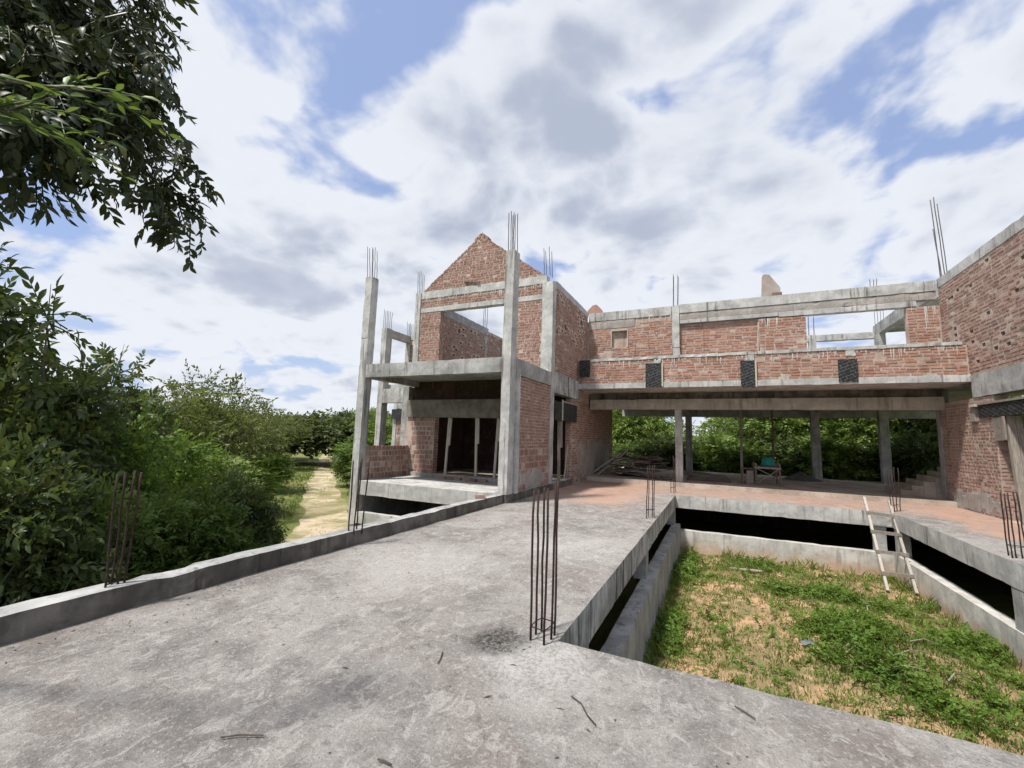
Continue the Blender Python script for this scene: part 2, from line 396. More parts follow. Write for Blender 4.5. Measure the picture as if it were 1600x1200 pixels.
class MB:
    def __init__(s): s.v = []; s.f = []
    def add(s, verts, faces):
        k = len(s.v); s.v += [tuple(v) for v in verts]; s.f += [tuple(i + k for i in f) for f in faces]; return s
    def box(s, x0, x1, y0, y1, z0, z1):
        return s.add([(x0, y0, z0), (x1, y0, z0), (x1, y1, z0), (x0, y1, z0), (x0, y0, z1), (x1, y0, z1), (x1, y1, z1), (x0, y1, z1)],
                     [(0, 3, 2, 1), (4, 5, 6, 7), (0, 1, 5, 4), (1, 2, 6, 5), (2, 3, 7, 6), (3, 0, 4, 7)])
    def rough(s, x0, x1, y0, y1, z0, z1, cell=.22, amp=.006, freq=3.0, flush=None):
        """box with subdivided faces whose surface wanders a little, like cast concrete"""
        n = [max(1, min(90, int(round((b - a) / cell)))) for a, b in ((x0, x1), (y0, y1), (z0, z1))]
        idx = {}; vs = []; fs = []
        def vert(i, j, k):
            key = (i, j, k)
            if key not in idx:
                p = Vector((x0 + (x1 - x0) * i / n[0], y0 + (y1 - y0) * j / n[1], z0 + (z1 - z0) * k / n[2]))
                q = p + noise.noise_vector(p * freq) * amp + noise.noise_vector(p * freq * 5) * amp * .35
                edge = (i in (0, n[0])) + (j in (0, n[1])) + (k in (0, n[2]))
                if edge >= 2 and not (flush and flush(p)):
                    c = Vector(((x0 + x1) / 2, (y0 + y1) / 2, (z0 + z1) / 2))
                    chip = max(0, noise.noise(p * 7)) ** 2 * amp * 5 + amp * .3
                    for a, (ii, nn) in enumerate(((i, n[0]), (j, n[1]), (k, n[2]))):
                        if ii in (0, nn): q[a] += chip if ii == 0 else -chip
                idx[key] = len(vs); vs.append(q)
            return idx[key]
        for j in range(n[1]):
            for k in range(n[2]):
                fs.append((vert(0, j, k), vert(0, j, k + 1), vert(0, j + 1, k + 1), vert(0, j + 1, k)))
                fs.append((vert(n[0], j, k), vert(n[0], j + 1, k), vert(n[0], j + 1, k + 1), vert(n[0], j, k + 1)))
        for i in range(n[0]):
            for k in range(n[2]):
                fs.append((vert(i, 0, k), vert(i + 1, 0, k), vert(i + 1, 0, k + 1), vert(i, 0, k + 1)))
                fs.append((vert(i, n[1], k), vert(i, n[1], k + 1), vert(i + 1, n[1], k + 1), vert(i + 1, n[1], k)))
            for j in range(n[1]):
                fs.append((vert(i, j, 0), vert(i, j + 1, 0), vert(i + 1, j + 1, 0), vert(i + 1, j, 0)))
                fs.append((vert(i, j, n[2]), vert(i + 1, j, n[2]), vert(i + 1, j + 1, n[2]), vert(i, j + 1, n[2])))
        return s.add(vs, fs)
    def tube(s, pts, radii, sides=6, cap=True):
        pts = [Vector(p) for p in pts]; k0 = len(s.v); fs = []; vs = []
        for i, p in enumerate(pts):
            t = (pts[min(i + 1, len(pts) - 1)] - pts[max(i - 1, 0)]).normalized()
            a = t.cross(Vector((0, 0, 1)) if abs(t.z) < .95 else Vector((1, 0, 0))).normalized(); b2 = t.cross(a)
            for q in range(sides):
                th = 2 * math.pi * q / sides
                vs.append(p + (a * math.cos(th) + b2 * math.sin(th)) * radii[i])
        for i in range(len(pts) - 1):
            for q in range(sides):
                fs.append((i * sides + q, i * sides + (q + 1) % sides, (i + 1) * sides + (q + 1) % sides, (i + 1) * sides + q))
        if cap:
            fs.append(tuple(range(sides))[::-1]); fs.append(tuple((len(pts) - 1) * sides + q for q in range(sides)))
        return s.add(vs, fs)
    def bar(s, a, b, w, h, roll=None):
        """square-cut timber from a to b"""
        a = Vector(a); b = Vector(b); t = (b - a).normalized()
        ref = Vector(roll) if roll else (Vector((0, 0, 1)) if abs(t.z) < .9 else Vector((0, 1, 0)))
        u = t.cross(ref).normalized() * w / 2; v = u.cross(t).normalized() * h / 2
        vs = [a - u - v, a + u - v, a + u + v, a - u + v, b - u - v, b + u - v, b + u + v, b - u + v]
        return s.add(vs, [(0, 1, 2, 3), (7, 6, 5, 4), (0, 4, 5, 1), (1, 5, 6, 2), (2, 6, 7, 3), (3, 7, 4, 0)])
    def mesh(s, name, smooth=False):
        me = bpy.data.meshes.new(name); me.from_pydata(s.v, [], s.f); me.update()
        if smooth:
            for p in me.polygons: p.use_smooth = True
        return me
    def build(s, name, mat, parent=None, kind=None, smooth=False):
        return link(name, s.mesh(name, smooth), mat, parent, kind)

def np_mesh(name, V, F):
    """fast mesh from arrays; F is (n,3) or (n,4)"""
    me = bpy.data.meshes.new(name); V = np.asarray(V, np.float32); F = np.asarray(F, np.int32)
    k = F.shape[1]
    me.vertices.add(len(V)); me.vertices.foreach_set('co', V.ravel())
    me.loops.add(F.size); me.loops.foreach_set('vertex_index', F.ravel())
    me.polygons.add(len(F)); me.polygons.foreach_set('loop_start', np.arange(0, F.size, k, dtype=np.int32))
    me.update(calc_edges=True); me.validate()
    return me

# ------------------------------------------------------------------ setting: ground and path
GZ = -1.62
g = MB()
s = 1500
g.add([(-s, -s, GZ), (s, -s, GZ), (s, s, GZ), (-s, s, GZ)], [(0, 1, 2, 3)])
ground = g.build('ground', 'field', kind='structure')
pc = [(-7.4, 5.2, 1.0), (-9.8, 8.6, 1.0), (-13.0, 12.0, .9), (-20.4, 17.9, .85), (-28, 25, .8), (-37, 33, .8), (-54, 49, .8), (-90, 82, 1.5)]
vs, fs = [], []
pts = []
for i in range(len(pc) - 1):
    for t in np.linspace(0, 1, 14, endpoint=False):
        pts.append([pc[i][q] * (1 - t) + pc[i + 1][q] * t for q in range(3)])
for i, (x, y, wd) in enumerate(pts):
    for sgn in (-1, 1):
        wv = wd * (1 + .35 * noise.noise(Vector((i * .35, sgn * 5, 0))))
        vs.append((x + .68 * wv * sgn, y + .73 * wv * sgn, GZ + .004))
    if i: fs.append((2 * i - 2, 2 * i - 1, 2 * i + 1, 2 * i))
MB().add(vs, fs).build('path', 'path', kind='structure')

# ------------------------------------------------------------------ setting: raised terrace round a sunken court
XL, XR, YN, YF = -1.14, 3.78, 3.36, 13.7
KX = -4.53                                  # inner face of the kerb
t = MB()
t.rough(KX, 7.5, -3.5, YN, -.36, 0, .12, .006, 2.5, lambda p: p.x < XL - .1 or p.x > XR + .1)
terr = t.build('terrace', 'deck', kind='structure')
yes = lambda p: True
tl = MB(); tl.rough(KX, XL - .2, YN, 16.15, -.3, 0, .12, .006, 2.5, yes); tl.build('deck_slab', 'deck', terr)
tl = MB(); tl.rough(XL - .2, XR + .2, YF + .2, 16.15, -.3, 0, .12, .006, 2.5, yes); tl.build('deck_slab', 'deck', terr)
tl = MB(); tl.rough(XR + .2, 5.9, YN, 16.15, -.3, 0, .12, .006, 2.5, yes); tl.build('deck_slab', 'deck', terr)
def two_mats(o, second, test):
    o.data.materials.append(MATS[second])
    for p_ in o.data.polygons:
        if test(p_): p_.material_index = 1
is_top = lambda p_: p_.normal.z > .6
e = MB(); e.rough(XL - .2, XL, YN, YF + .2, -.37, 0, .12, .006, 2.5, lambda p: p.x < XL - .1 or p.y < YN + .01 or p.y > YF + .1); two_mats(e.build('edge_beam', 'concrete_mouldy', terr), 'deck', is_top)
e = MB(); e.rough(XL, XR, YF, YF + .2, -.36, 0, .12, .006, 2.5, lambda p: p.y > YF + .1); two_mats(e.build('edge_beam', 'concrete_pale', terr), 'deck', is_top)
e = MB(); e.rough(XR, XR + .2, YN, YF + .2, -.37, 0, .12, .006, 2.5, lambda p: p.x > XR + .1 or p.y < YN + .01 or p.y > YF + .1); two_mats(e.build('edge_beam', 'concrete_pale', terr), 'deck', is_top)
lw = MB(); lw.rough(-1.24, -1.02, YN - .2, YF, GZ - .3, -.79, .2, .005); lw.build('court_wall', 'concrete', terr)
lw = MB(); lw.rough(-1.24, XR + .2, YF, YF + .22, GZ - .3, -.97, .2, .007); lw.build('court_wall', 'concrete_pit', terr)
lw = MB(); lw.rough(XR - .02, XR + .2, YN - .2, YF, GZ - .3, -.95, .2, .007); lw.build('court_wall', 'concrete_pit', terr)
lw = MB(); lw.rough(-1.02, XR - .02, YN - .3, YN - .1, GZ - .3, -.365, .3, .006); lw.build('court_wall', 'concrete_pit', terr)
for (x0, x1, y0, y1, zb) in ((-1.36, -1.15, 7.95, 8.22, -.79), (-1.36, -1.15, 13.4, 13.69, -.79), (-1.36, -1.15, 4.0, 4.27, -.79),
                             (3.80, 4.0, 13.35, 13.69, -.95), (3.42, 3.66, 13.72, 13.91, -.97), (3.79, 3.99, 8.62, 9.03, -.95), (3.79, 3.99, 4.2, 4.5, -.95)):
    p_ = MB(); p_.rough(x0, x1, y0, y1, zb - .02, -.365, .2, .005); p_.build('post', 'concrete', terr)
# foundation masonry under the deck, its darkness painted into the brick, seen through the slots
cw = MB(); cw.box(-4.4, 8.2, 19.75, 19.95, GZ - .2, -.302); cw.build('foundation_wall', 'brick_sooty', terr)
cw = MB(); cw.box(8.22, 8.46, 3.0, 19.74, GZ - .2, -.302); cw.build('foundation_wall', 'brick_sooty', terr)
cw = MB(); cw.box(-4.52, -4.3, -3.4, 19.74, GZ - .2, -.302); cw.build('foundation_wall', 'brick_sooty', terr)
# kerb along the left edge
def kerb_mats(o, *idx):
    # the vertical faces carry mould stain and painted shade, the trowelled top is clean
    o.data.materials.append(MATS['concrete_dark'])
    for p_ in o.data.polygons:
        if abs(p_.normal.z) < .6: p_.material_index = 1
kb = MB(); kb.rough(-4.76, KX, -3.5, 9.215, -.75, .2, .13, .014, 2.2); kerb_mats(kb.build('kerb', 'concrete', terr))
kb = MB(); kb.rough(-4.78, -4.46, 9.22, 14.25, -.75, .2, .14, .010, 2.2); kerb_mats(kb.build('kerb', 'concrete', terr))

# starter bars standing in the concrete
def bars(parent, pairs, r=.0085, mat='rust'):
    for a, b in pairs:
        a = Vector(a); b = Vector(b); n = 7; pp = []
        for i in range(n):
            q = a.lerp(b, i / (n - 1)); j = .006 * (i > 0)
            pp.append(q + Vector((random.uniform(-j, j), random.uniform(-j, j), 0)))
        t_ = MB(); t_.tube(pp, [r] * n, 6); t_.build('rebar', mat, parent, smooth=True)
def stirrup(pts, name='stirrup', r=.005, parent=None, mat='rust'):
    t_ = MB(); t_.tube(list(pts) + [pts[0]], [r] * (len(pts) + 1), 5); return t_.build(name, mat, parent)
def cage(base, top, z=0.0, r=.0085, tie=.16, extra=None):
    """base/top: pixel lists of each bar; a bar's foot lies on z, its tip above it"""
    pr = []
    for bpx, tpx in zip(base, top):
        a = onz(bpx[0], bpx[1], z); b = ony(tpx[0], tpx[1], a.y)
        lean = Vector((b.x - a.x, 0, 0))
        if lean.length > .2: b.x = a.x + .2 * (1 if lean.x > 0 else -1)
        pr.append((a - (b - a).normalized() * .06, b))
    cx = sum(a.x for a, _ in pr) / len(pr); cy = sum(a.y for a, _ in pr) / len(pr)
    order = sorted(pr, key=lambda ab: math.atan2(ab[0].y - cy, ab[0].x - cx))
    ring = [Vector((a.x, a.y, z + tie)) for a, _ in order]
    c_ = stirrup(ring, 'rebar_cage', .005, terr)
    bars(c_, pr, r)
    return c_
cage([(829, 1000), (837, 991), (846, 986), (850, 1008), (861, 999), (866, 993)], [(835, 766), (842, 765), (851, 762), (857, 763), (868, 757), (873, 748)], r=.009, tie=.10)
cage([(1010, 810), (1013, 808), (1019, 809), (1022, 808)], [(1012, 729), (1015, 727), (1020, 727), (1023, 726)], r=.009)
cage([(1048, 770), (1053, 771), (1055, 769)], [(1049, 741), (1052, 712), (1054, 716)], r=.010)
cage([(1393, 800), (1398, 800), (1402, 799), (1407, 799)], [(1385, 732), (1390, 733), (1396, 730), (1403, 731)], r=.010)
cage([(1576, 868), (1582, 872), (1588, 872), (1598, 873), (1605, 872)], [(1563, 769), (1569, 771), (1574, 770), (1583, 768), (1589, 769)], r=.009)
cage([(164, 918), (174, 913), (184, 912), (194, 910)], [(184, 741), (197, 738), (211, 735), (222, 738)], .2, r=.0095, tie=.02)
cage([(545, 829), (553, 829), (557, 826), (566, 827)], [(553, 720), (563, 720), (566, 717), (577, 720)], .2, r=.0095, tie=.07)

# ------------------------------------------------------------------ the unfinished house
house = empty('unfinished_house', (-4.5, 12, GZ))
house.location = (0, 0, 0)
tag(house, 'unfinished two storey red brick and concrete house with gable and open balcony', 'house')
BRICKS = []        # (wall object, verts(8), centre)

CR = random.Random(77)
def col(x0, x1, y0, y1, z0, z1, mat='concrete', name='column', cell=.16, amp=.006):
    b_ = MB(); z = z0
    while z < z1 - .01:
        h_ = CR.uniform(1.1, 1.7); zt = z1 if z + h_ > z1 - .5 else z + h_
        dx, dy = CR.uniform(-.007, .007), CR.uniform(-.007, .007)
        b_.rough(x0 + dx, x1 + dx, y0 + dy, y1 + dy, z - (.012 if z > z0 else 0), zt, cell, amp); z = zt
    return b_.build(name, mat, house)
def boarded(x0, x1, y0, y1, z0, z1, mat):
    """beam side cast against upright boards: each board leaves its own facet"""
    b_ = MB(); y = y0
    while y < y1 - .01:
        w_ = CR.uniform(.14, .24); yt = y1 if y + w_ > y1 - .1 else y + w_
        d_ = CR.uniform(0, .012)
        b_.rough(x0 + d_, x1 + d_, y - (.006 if y > y0 else 0), yt, z0 + CR.uniform(0, .008), z1, .2, .004); y = yt
    return b_.build('door_beam', mat, house)
def beam(x0, x1, y0, y1, z0, z1, mat='concrete_pale', name='ring_beam', cell=.2, amp=.007):
    b_ = MB(); b_.rough(x0, x1, y0, y1, z0, z1, cell, amp); return b_.build(name, mat, house)

def lay_bricks(wall, O, U, N, L, H, mode, inside=None, cover=.5, seed=0, L0=.225, joint=.028, course=.086, jitter=.004, proud=(.004, .013)):
    """courses of separate bricks on the face O + u*U + v*Z, standing proud along N; smeared patches swallow some"""
    O = Vector(O); U = Vector(U); N = Vector(N); Z = Vector((0, 0, 1))
    rr = random.Random(seed); v = .004; row = 0
    while v + .05 < H:
        u = -rr.uniform(0, .12)
        while u < L:
            if mode == 'header': bl = rr.uniform(.095, .125) if rr.random() < .8 else .2
            elif mode == 'mixed': bl = (L0 if row % 2 else .108) * rr.uniform(.9, 1.08)
            else: bl = L0 * rr.uniform(.9, 1.1) if rr.random() < .85 else .11
            u0, u1 = max(u, .004), min(u + bl, L - .004)
            bh = course - joint * rr.uniform(.7, 1.3)
            cu, cv = (u0 + u1) / 2, v + bh / 2
            if u1 - u0 > .04 and (inside is None or (inside(cu, cv) and inside(u0, cv - bh / 2) and inside(u1, cv + bh / 2) and inside(u0, cv + bh / 2) and inside(u1, cv - bh / 2))):
                P = O + U * cu + Z * cv
                n_ = noise.fractal(P * .9 + Vector((seed, 0, 0)), 1, 2, 4) * .5 + noise.noise(P * 5) * .25
                if n_ + rr.uniform(-.25, .25) < cover - .18:
                    pr = rr.uniform(*proud)
                    if rr.random() < .03: pr = -.02
                    ring = []
                    for dp in (-.03, pr):
                        for (a, b_) in ((u0, v), (u1, v), (u1, v + bh), (u0, v + bh)):
                            jj = jitter if dp > -.02 else 0
                            ring.append(O + U * (a + rr.uniform(-jj, jj)) + Z * (b_ + rr.uniform(-jj, jj)) + N * (dp + rr.uniform(-.002, .002)))
                    BRICKS.append((wall, ring, P))
            u += bl + joint * rr.uniform(.6, 1.5)
        v += course; row += 1

def holed(name, O, U, N, L, H, th, nh, seed, zlo=0.0, mat='mortar'):
    """wall whose face has missing-brick pockets; returns the wall and a test that keeps bricks off the pockets"""
    O = Vector(O); U = Vector(U); N = Vector(N); Z = Vector((0, 0, 1)); r_ = random.Random(seed)
    nu, nv = max(2, int(L / .16)), max(2, int(H / .086)); du, dv = L / nu, H / nv
    holes = set()
    while len(holes) < nh:
        i, j = r_.randrange(1, nu - 1), r_.randrange(1, nv - 1)
        if j * dv >= zlo: holes.add((i, j))
    def P(i, j, d=0.0):
        q = O + U * (i * du) + Z * (j * dv)
        if 0 < i < nu and 0 < j < nv: q = q + N * (noise.noise(q * 4) * .006) + (U * noise.noise(q * 31) + Z * noise.noise(q * 37 + Vector((3, 0, 0)))) * .014
        return q - N * d
    b_ = MB(); vs_ = [P(i, j) for j in range(nv + 1) for i in range(nu + 1)]; fs_ = []
    for j in range(nv):
        for i in range(nu):
            a = j * (nu + 1) + i; quad = (a, a + 1, a + nu + 2, a + nu + 1)
            if (i, j) not in holes: fs_.append(quad); continue
            k_ = len(vs_); vs_ += [P(i, j, .13), P(i + 1, j, .13), P(i + 1, j + 1, .13), P(i, j + 1, .13)]
            fs_.append((k_, k_ + 1, k_ + 2, k_ + 3))
            for q in range(4): fs_.append((quad[q], quad[(q + 1) % 4], k_ + (q + 1) % 4, k_ + q))
    k_ = len(vs_); vs_ += [P(0, 0, th), P(nu, 0, th), P(nu, nv, th), P(0, nv, th)]
    fs_.append((k_ + 3, k_ + 2, k_ + 1, k_))
    ed = [[j * (nu + 1) for j in range(nv + 1)], [j * (nu + 1) + nu for j in range(nv + 1)], list(range(nu + 1)), [nv * (nu + 1) + i for i in range(nu + 1)]]
    fs_ += [tuple(ed[0][::-1] + [k_, k_ + 3]), tuple(ed[1] + [k_ + 2, k_ + 1]), tuple(ed[2] + [k_ + 1, k_]), tuple(ed[3][::-1] + [k_ + 3, k_ + 2])]
    def free(u, v):
        return not any((int(max(0, u + eu) / du), int(max(0, v + ev) / dv)) in holes for eu in (-.02, .02) for ev in (-.012, .012))
    return b_.add(vs_, fs_).build(name, mat, house), free
def wall(name, boxes, mat='mortar', amp=.005, cell=.25):
    b_ = MB()
    for bx in boxes: b_.rough(*bx, cell, amp)
    return b_.build(name, mat, house)

X, Y, Zv = Vector((1, 0, 0)), Vector((0, 1, 0)), Vector((0, 0, 1))

# --- gabled wing, ground storey -------------------------------------------------
cL = col(-9.32, -9.07, 9.22, 9.5, GZ - .2, 6.1, 'concrete_pale')
cC = col(-4.69, -4.45, 9.222, 9.55, .19, 6.18, 'concrete_pale')
col(-4.655, -4.40, 9.56, 9.74, .19, 3.09, 'concrete_pale', 'pilaster')
slab = beam(-9.3, -4.79, 9.235, 11.98, -.18, .2, 'concrete_pale', 'portico_floor')
beam(-9.06, -4.9, 9.24, 9.42, -.95, -.64, 'concrete_pale', 'ground_beam')
beam(-9.28, -9.08, 9.52, 12.0, GZ - .1, -.19, 'concrete', 'foundation_wall')
beam(-9.28, -4.8, 12.0, 12.2, GZ - .1, -.19, 'concrete', 'foundation_wall')
beam(-9.06, -4.47, 9.225, 9.45, 3.09, 3.47, 'concrete', 'portico_beam')
beam(-9.3, -9.08, 9.51, 12.12, 3.10, 3.465, 'concrete', 'portico_beam')
beam(-4.72, -4.46, 9.56, 12.13, 3.09, 3.50, 'concrete', 'portico_beam')
beam(-9.07, -4.73, 9.46, 12.12, 3.28, 3.46, 'concrete', 'upper_floor')
# brick panel between portico column and corner column
wp = wall('brick_wall', [(-4.72, -4.51, 9.75, 12.08, .19, 3.085)])
lay_bricks(wp, (-4.51, 9.76, .21), Y, X, 2.30, 1.05, 'header', None, .62, 1, course=.172, joint=.03)
lay_bricks(wp, (-4.51, 9.76, 1.26), Y, X, 2.30, 1.80, 'header', None, .85, 2, joint=.03)
ck = col(-4.84, -4.58 + .1, 12.1, 12.40, .19, 6.38, 'concrete_pale')
# low wall at the left of the portico, door pier and lintel
wl = wall('brick_wall', [(-9.3, -9.12, 9.51, 11.44, .2, 1.13)])
lay_bricks(wl, (-9.12, 9.52, .22), Y, X, 1.9, .9, 'header', None, .55, 3, course=.16, joint=.03, proud=(.001, .006))
wd = wall('brick_wall', [(-9.3, -8.17, 11.46, 11.7, .2, 2.08)])
lay_bricks(wd, (-9.1, 11.46, .3), X, -Y, .92, 1.75, 'header', None, .62, 4, course=.15, joint=.035)
lay_bricks(wd, (-8.17, 11.47, .3), Y, X, .22, 1.75, 'stretcher', None, .9, 5)
beam(-8.9, -4.9, 11.30, 11.45, .2, .33, 'render', 'door_sill')
wall('brick_wall', [(-9.3, -4.75, 11.74, 11.88, 2.56, 3.275)], 'brick_sooty')  # added dark infill, stands in for the shaded gap over the lintel
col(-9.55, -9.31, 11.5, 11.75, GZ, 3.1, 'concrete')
# side and back of the ground floor rooms, walls coloured for the indoor shade
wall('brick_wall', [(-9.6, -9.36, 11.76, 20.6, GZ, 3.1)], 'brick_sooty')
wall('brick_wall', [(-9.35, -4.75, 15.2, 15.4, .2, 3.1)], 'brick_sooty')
beam(-9.34, -4.80, 11.72, 15.19, .1, .2, 'interior_floor', 'room_floor')
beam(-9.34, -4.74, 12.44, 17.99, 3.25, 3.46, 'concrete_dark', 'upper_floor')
# right face: board-marked beam over the doorway, wall beyond it
boarded(-4.74, -4.475, 12.41, 15.06, 2.92, 3.59, 'concrete_mouldy')
wr = wall('brick_wall', [(-4.74, -4.51, 14.31, 20.66, -.05, 2.915), (-4.74, -4.51, 15.07, 20.66, 2.915, 3.295)])
lay_bricks(wr, (-4.51, 14.33, .05), Y, X, 6.3, 1.3, 'stretcher', None, .30, 6)
lay_bricks(wr, (-4.51, 14.33, 1.35), Y, X, 6.3, 1.55, 'header', None, .9, 7)
lay_bricks(wr, (-4.735, 14.31, .05), X, -Y, .21, 2.2, 'stretcher', None, 1.5, 8, L0=.19)
def smear(parent, fixed, axis, a0, a1, z0, z1, mat='render', seed=0):
    """ragged skin of cement render on a wall plane, 9 mm thick"""
    n_u = max(3, int((a1 - a0) / .09)); n_v = max(3, int((z1 - z0) / .09)); vs_ = []; fs_ = []; keep = {}
    sgn = 1 if axis[1] == '+' else -1
    for j in range(n_v + 1):
        for i in range(n_u + 1):
            a = a0 + (a1 - a0) * i / n_u; z_ = z0 + (z1 - z0) * j / n_v
            e_d = min(i, n_u - i) / n_u * 4 + 0.0; e_z = min(j, n_v - j) / n_v * 4
            k_ = min(1, e_d) * min(1, e_z) + noise.fractal(Vector((a * 2.6, z_ * 2.6, seed)), 1, 2, 3) * 1.1
            keep[(i, j)] = k_ > .38
            off = fixed + sgn * (.016 + .006 * noise.noise(Vector((a * 6, z_ * 6, seed + 5)))) if k_ > .30 else fixed - sgn * .004
            jx = noise.noise(Vector((a * 20, z_ * 20, 1))) * .02; jz = noise.noise(Vector((a * 20, z_ * 20, 7))) * .02
            vs_.append((off, a + jx, z_ + jz) if axis[0] == 'x' else (a + jx, off, z_ + jz))
    for j in range(n_v):
        for i in range(n_u):
            if any(keep[q] for q in ((i, j), (i + 1, j), (i + 1, j + 1), (i, j + 1))):
                a = j * (n_u + 1) + i; f_ = (a, a + 1, a + n_u + 2, a + n_u + 1)
                fs_.append(f_ if (axis in ('x+', 'y-')) else f_[::-1])
    MB().add(vs_, fs_).build('render_smear', mat, parent, 'stuff')
smear(wr, -4.51, 'x+', 14.5, 20.6, -.1, 1.55, 'render', 1)
smear(wp, -4.51, 'x+', 9.8, 12.0, .15, .75, 'render', 2)
# --- gabled wing, upper storey ---------------------------------------------------
wg = wall('brick_wall', [(-9.52, -4.85, 12.16, 12.39, 6.0, 6.335)])
wg1 = wall('brick_pier', [(-9.52, -8.66, 12.16, 12.39, 3.46, 5.83)])
wg2 = wall('brick_pier', [(-5.78, -4.85, 12.16, 12.39, 3.46, 5.83)])
lay_bricks(wg1, (-9.5, 12.16, 3.5), X, -Y, .84, 2.3, 'header', None, .9, 10)
lay_bricks(wg2, (-5.77, 12.16, 3.5), X, -Y, .92, 2.3, 'header', None, .8, 11)
lay_bricks(wg, (-9.5, 12.16, 6.02), X, -Y, 4.64, .3, 'header', None, .75, 12)
lay_bricks(wg1, (-8.66, 12.17, 3.5), Y, X, .2, 2.3, 'stretcher', None, 1.4, 13, L0=.2)
beam(-9.51, -4.845, 12.14, 12.4, 5.83, 6.0, 'concrete_pale', 'lintel')
beam(-9.51, -4.70, 12.135, 12.405, 6.335, 6.60, 'concrete_pale', 'ring_beam')
cg = col(-9.75, -9.525, 12.12, 12.38, 2.0, 6.58, 'concrete_pale')
# gable triangle
AP = (-7.14, 8.36); EL = (-9.46, 6.605); ER = (-4.80, 6.605)
def rag(xx, zz, s_): return zz + noise.noise(Vector((xx * 6, s_, 0))) * .02
gv = []; nseg = 16
for yy in (12.165, 12.385):
    gv.append((EL[0], yy, EL[1])); gv.append((ER[0], yy, ER[1]))
    for i in range(1, nseg):
        tt = i / nseg
        if tt <= .5: xx = ER[0] + (AP[0] - ER[0]) * tt * 2; zz = ER[1] + (AP[1] - ER[1]) * tt * 2
        else: xx = AP[0] + (EL[0] - AP[0]) * (tt - .5) * 2; zz = AP[1] + (EL[1] - AP[1]) * (tt - .5) * 2
        gv.append((xx, yy, rag(xx, zz - .03, 1)))
n_ = nseg + 1
gm = MB(); gm.add(gv, [tuple(range(n_)), tuple(range(2 * n_ - 1, n_ - 1, -1))] + [(i, i + n_, (i + 1) % n_ + n_, (i + 1) % n_) for i in range(n_)])
wt = gm.build('gable', 'mortar', house)
def in_gable(u, v):
    xx = EL[0] + u; zz = EL[1] + v
    if xx < AP[0]: top = EL[1] + (xx - EL[0]) / (AP[0] - EL[0]) * (AP[1] - EL[1])
    else: top = ER[1] + (ER[0] - xx) / (ER[0] - AP[0]) * (AP[1] - ER[1])
    return zz < top + .012
lay_bricks(wt, (EL[0], 12.165, EL[1] + .01), X, -Y, ER[0] - EL[0], 1.8, 'header', in_gable, 1.0, 14)
# loose brick ends along the verge
vg = MB()
for i in range(34):
    tt = (i + .5) / 34
    if tt < .5: xx = EL[0] + (AP[0] - EL[0]) * tt * 2; zz = EL[1] + (AP[1] - EL[1]) * tt * 2
    else: xx = AP[0] + (ER[0] - AP[0]) * (tt - .5) * 2; zz = AP[1] + (ER[1] - AP[1]) * (tt - .5) * 2
    hgt = random.uniform(.02, .05) + (.07 if abs(tt - .5) < .05 else 0)
    sl = .75 if tt < .5 else -.73
    a = Vector((xx - .05, 0, zz - .05 * sl)); b2 = Vector((xx + .05, 0, zz + .05 * sl))
    vv = []
    for yy in (12.15, 12.40):
        for q, dz in ((a, -.04), (b2, -.04), (b2, hgt), (a, hgt)):
            vv.append((q.x, yy, q.z + dz - .02 + random.uniform(-.006, .006)))
    vg.add(vv, [(0, 1, 2, 3), (7, 6, 5, 4), (0, 4, 5, 1), (1, 5, 6, 2), (2, 6, 7, 3), (3, 7, 4, 0)])
vb = vg.build('verge', 'brick', wt)
gb = MB(); gb.bar(onx(0, 0, 1) * 0 + Vector((-7.72, 12.12, 6.78)), (-7.1, 12.1, 6.66), .05, .045); gb.build('timber_stub', 'wood_dark', wt)
# right face, upper
wu, fu = holed('brick_wall', (-4.51, 12.41, 3.60), Y, X, 3.77, 2.68, .23, 34, 51, 1.2)
lay_bricks(wu, (-4.51, 12.41, 3.60), Y, X, 3.77, 1.2, 'stretcher', None, .50, 15)
lay_bricks(wu, (-4.51, 12.41, 4.80), Y, X, 3.77, 1.46, 'header', lambda u, v: fu(u, v + 1.2), .85, 16)
beam(-4.75, -4.49, 12.41, 16.2, 6.28, 6.50, 'concrete_pale', 'ring_beam')
# inside face of the left upper wall
wi, fi = holed('brick_wall', (-9.52, 12.41, 3.46), Y, X, 4.49, 2.68, .24, 22, 52, .9)
wi2 = wall('brick_wall', [(-9.76, -9.52, 17.12, 20.6, 3.46, 6.36)])
lay_bricks(wi, (-9.52, 12.41, 3.46), Y, X, 4.49, 2.66, 'header', fi, .72, 17)
lay_bricks(wi2, (-9.52, 17.14, 3.5), Y, X, 3.4, 2.8, 'header', None, .85, 18)
beam(-9.77, -9.50, 12.41, 17.2, 6.14, 6.48, 'concrete', 'ring_beam')
col(-9.75, -9.50, 16.91, 17.11, 3.46, 6.14, 'concrete')
beam(-9.55, -4.8, 20.4, 20.6, 3.3, 3.46, 'concrete', 'upper_floor')

